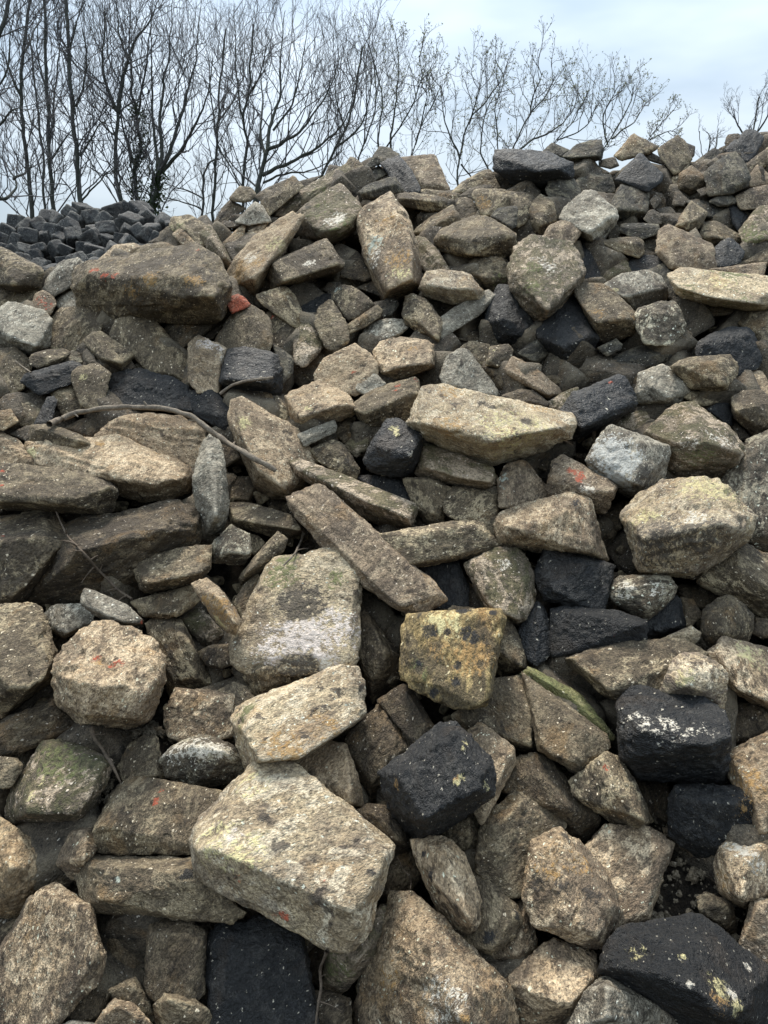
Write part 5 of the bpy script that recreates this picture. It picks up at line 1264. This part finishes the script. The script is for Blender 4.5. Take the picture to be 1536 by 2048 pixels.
tree('bare_tree', 'ivy clad bare tree fanning into many stems behind the heap', GL, 11.0, [(11, 9, [(304, 425), (312, 385), (318, 345)]), (4.5, 2, [(316, 345), (312, 290), (306, 200), (302, 120), (300, 20)]), (5, 2, [(320, 345), (324, 280), (322, 228), (328, 165), (340, 90), (345, 0)]), (5, 2, [(322, 345), (342, 293), (361, 234), (375, 190), (392, 110), (400, 20)]), (5, 1.8, [(324, 345), (358, 303), (390, 254), (413, 195), (425, 120)]), (2.5, 1.2, [(300, 350), (296, 318), (290, 290)]), (2.5, 1.2, [(358, 303), (375, 302), (386, 297)])], 8, first=7, ivy=True)
tree('bare_tree', 'slim upright bare tree rising left of the crest', GL, 12.0, [(5.5, 2, [(427, 440), (430, 370), (433, 293), (437, 230), (442, 150), (450, 60)]), (2.5, 1.2, [(434, 290), (460, 330), (478, 372)]), (2.5, 1.2, [(437, 240), (465, 205), (485, 150), (490, 60)]), (2.5, 1.2, [(433, 280), (422, 200), (415, 110)])], 9, first=8)
tree('bare_tree', 'small crooked bare tree low behind the sett heap', GL, 13.0, [(4.5, 2, [(404, 445), (406, 380), (415, 330), (435, 318)]), (2, 1, [(405, 400), (370, 380), (335, 368)]), (2, 1, [(404, 420), (360, 405), (325, 395)])], 10, first=9, blen=(0.4, 0.9))
tree('bare_tree', 'wavy stemmed bare tree standing just left of the crest stones', GL, 11.5, [(5.5, 2, [(485, 385), (490, 310), (494, 277), (488, 235), (494, 195), (500, 130), (506, 50)]), (2.5, 1.2, [(490, 240), (475, 190), (470, 100), (466, 10)]), (2.5, 1.2, [(496, 190), (520, 150), (535, 90)])], 11, first=9)
tree('bare_tree', 'broad forking bare tree whose limbs sweep right over the crest', GL, 10.5, [(10, 7, [(512, 390), (522, 345), (530, 312)]), (4, 1.8, [(528, 320), (522, 260), (525, 200), (520, 100)]), (5, 2, [(530, 312), (540, 254), (560, 195), (562, 110), (570, 20)]), (4.5, 1.8, [(532, 300), (570, 285), (608, 254), (654, 189), (680, 115)]), (5, 1.8, [(525, 350), (560, 335), (600, 312), (650, 280), (690, 240), (712, 160)]), (3, 1.5, [(545, 260), (580, 210), (600, 140), (612, 60)]), (3, 1.2, [(528, 365), (580, 345), (640, 335), (690, 300)])], 12, first=7)
tree('bare_tree', 'slanting bare tree leaning right behind the crest', GL, 11.5, [(5, 2.2, [(640, 360), (660, 318), (682, 280), (702, 225), (714, 165), (722, 95)]), (3, 1.3, [(670, 300), (715, 258), (738, 200), (744, 130)]), (2.5, 1.2, [(690, 262), (675, 200), (668, 120)])], 13, first=9)
tree('bare_tree', 'thin bare tree with upright stems left of the budding shrubs', GL, 12.5, [(3.5, 1.5, [(715, 330), (728, 290), (745, 240), (752, 185), (748, 120)]), (2, 1, [(728, 290), (735, 220), (730, 140)])], 14, first=9)
K2 = dict(cnt=(4, 3, 2), lev=3, leaves=1, spread=0.95, up=0.15, blen=(0.4, 0.85), rmul=0.72)
tree('budding_shrub', 'tall budding shrub rising above the topmost dark wedge', GR, 10.5, [(4, 1.5, [(757, 310), (760, 250), (764, 195), (752, 140), (742, 95)]), (3.5, 1.5, [(780, 310), (786, 250), (791, 195), (796, 120), (790, 75)]), (2.5, 1, [(772, 300), (815, 230), (840, 160), (838, 110)])], 15, first=8, **K2)
tree('budding_shrub', 'slanting budding shrub between crest stones, left of the gap', GR, 10.5, [(3.5, 1.2, [(815, 330), (826, 300), (845, 250), (862, 215), (880, 165)]), (2.5, 1, [(830, 290), (850, 220), (855, 150)])], 16, first=9, **K2)
tree('budding_shrub', 'curving budding shrub in the dip left of the dark boulder', GR, 10.0, [(4.5, 1.6, [(917, 380), (917, 340), (924, 290), (945, 235), (975, 200), (1000, 165)]), (3, 1.2, [(920, 320), (905, 280), (885, 230), (880, 180)]), (2.5, 1, [(940, 250), (955, 200), (965, 140)]), (2.5, 1, [(922, 330), (945, 365), (960, 390)])], 17, first=7, **K2)
tree('budding_shrub', 'upright budding shrub directly above the dark skyline boulder', GR, 10.5, [(3, 1.2, [(998, 330), (996, 270), (992, 220), (1005, 160), (990, 120)]), (2.5, 1, [(975, 340), (960, 290), (975, 220), (1000, 170)])], 18, first=8, **K2)
tree('budding_shrub', 'wide spreading budding shrub over the right skyline', GR, 10.0, [(4, 1.5, [(1018, 330), (1035, 275), (1062, 225), (1090, 195), (1110, 155)]), (3.5, 1.3, [(1030, 310), (1060, 280), (1110, 260), (1140, 230), (1160, 185)]), (2.5, 1, [(1060, 230), (1068, 185), (1090, 140)])], 19, first=8, **K2)
tree('budding_shrub', 'low budding shrub behind the olive brown skyline block', GR, 10.5, [(3, 1.2, [(1090, 330), (1110, 285), (1150, 235), (1180, 180)]), (2, 1, [(1115, 280), (1170, 255), (1190, 220)])], 20, first=9, **K2)
tree('budding_shrub', 'round budding shrub left of the tan skyline stones', GR, 10.0, [(3.5, 1.3, [(1200, 320), (1225, 270), (1252, 225), (1270, 170)]), (2.5, 1, [(1215, 290), (1210, 230), (1235, 175)]), (2.5, 1, [(1225, 275), (1270, 240), (1290, 200)])], 21, first=9, **dict(K2, blen=(0.35, 0.7)))
tree('budding_shrub', 'small budding shrub on the right end of the shrub row', GR, 10.0, [(2.5, 1, [(1285, 310), (1300, 275), (1325, 245), (1348, 220)]), (2, 1, [(1300, 280), (1330, 265), (1352, 262)])], 22, first=8, **dict(K2, blen=(0.25, 0.5)))
tree('bare_tree', 'distant bare tree top behind the far right skyline', 'far bare trees', 16.0, [(4, 1.5, [(1502, 300), (1506, 265), (1512, 230), (1515, 195)]), (2.5, 1, [(1500, 290), (1475, 250), (1465, 225)]), (2.5, 1, [(1505, 275), (1535, 235), (1550, 200)])], 23, first=8, cnt=(4, 4), blen=(0.4, 0.8))
tree('bare_tree', 'wispy distant saplings tops in the skyline notch at right', 'far bare trees', 16.0, [(2.2, 0.8, [(1408, 330), (1402, 300), (1399, 262)]), (2, 0.8, [(1425, 330), (1432, 290), (1440, 255)]), (2, 0.8, [(1412, 325), (1420, 285), (1412, 265)])], 24, first=6, cnt=(3, 3), blen=(0.25, 0.5))
print('stone triangles', tris, 'stones', len(stones), 'setts', len(setts))
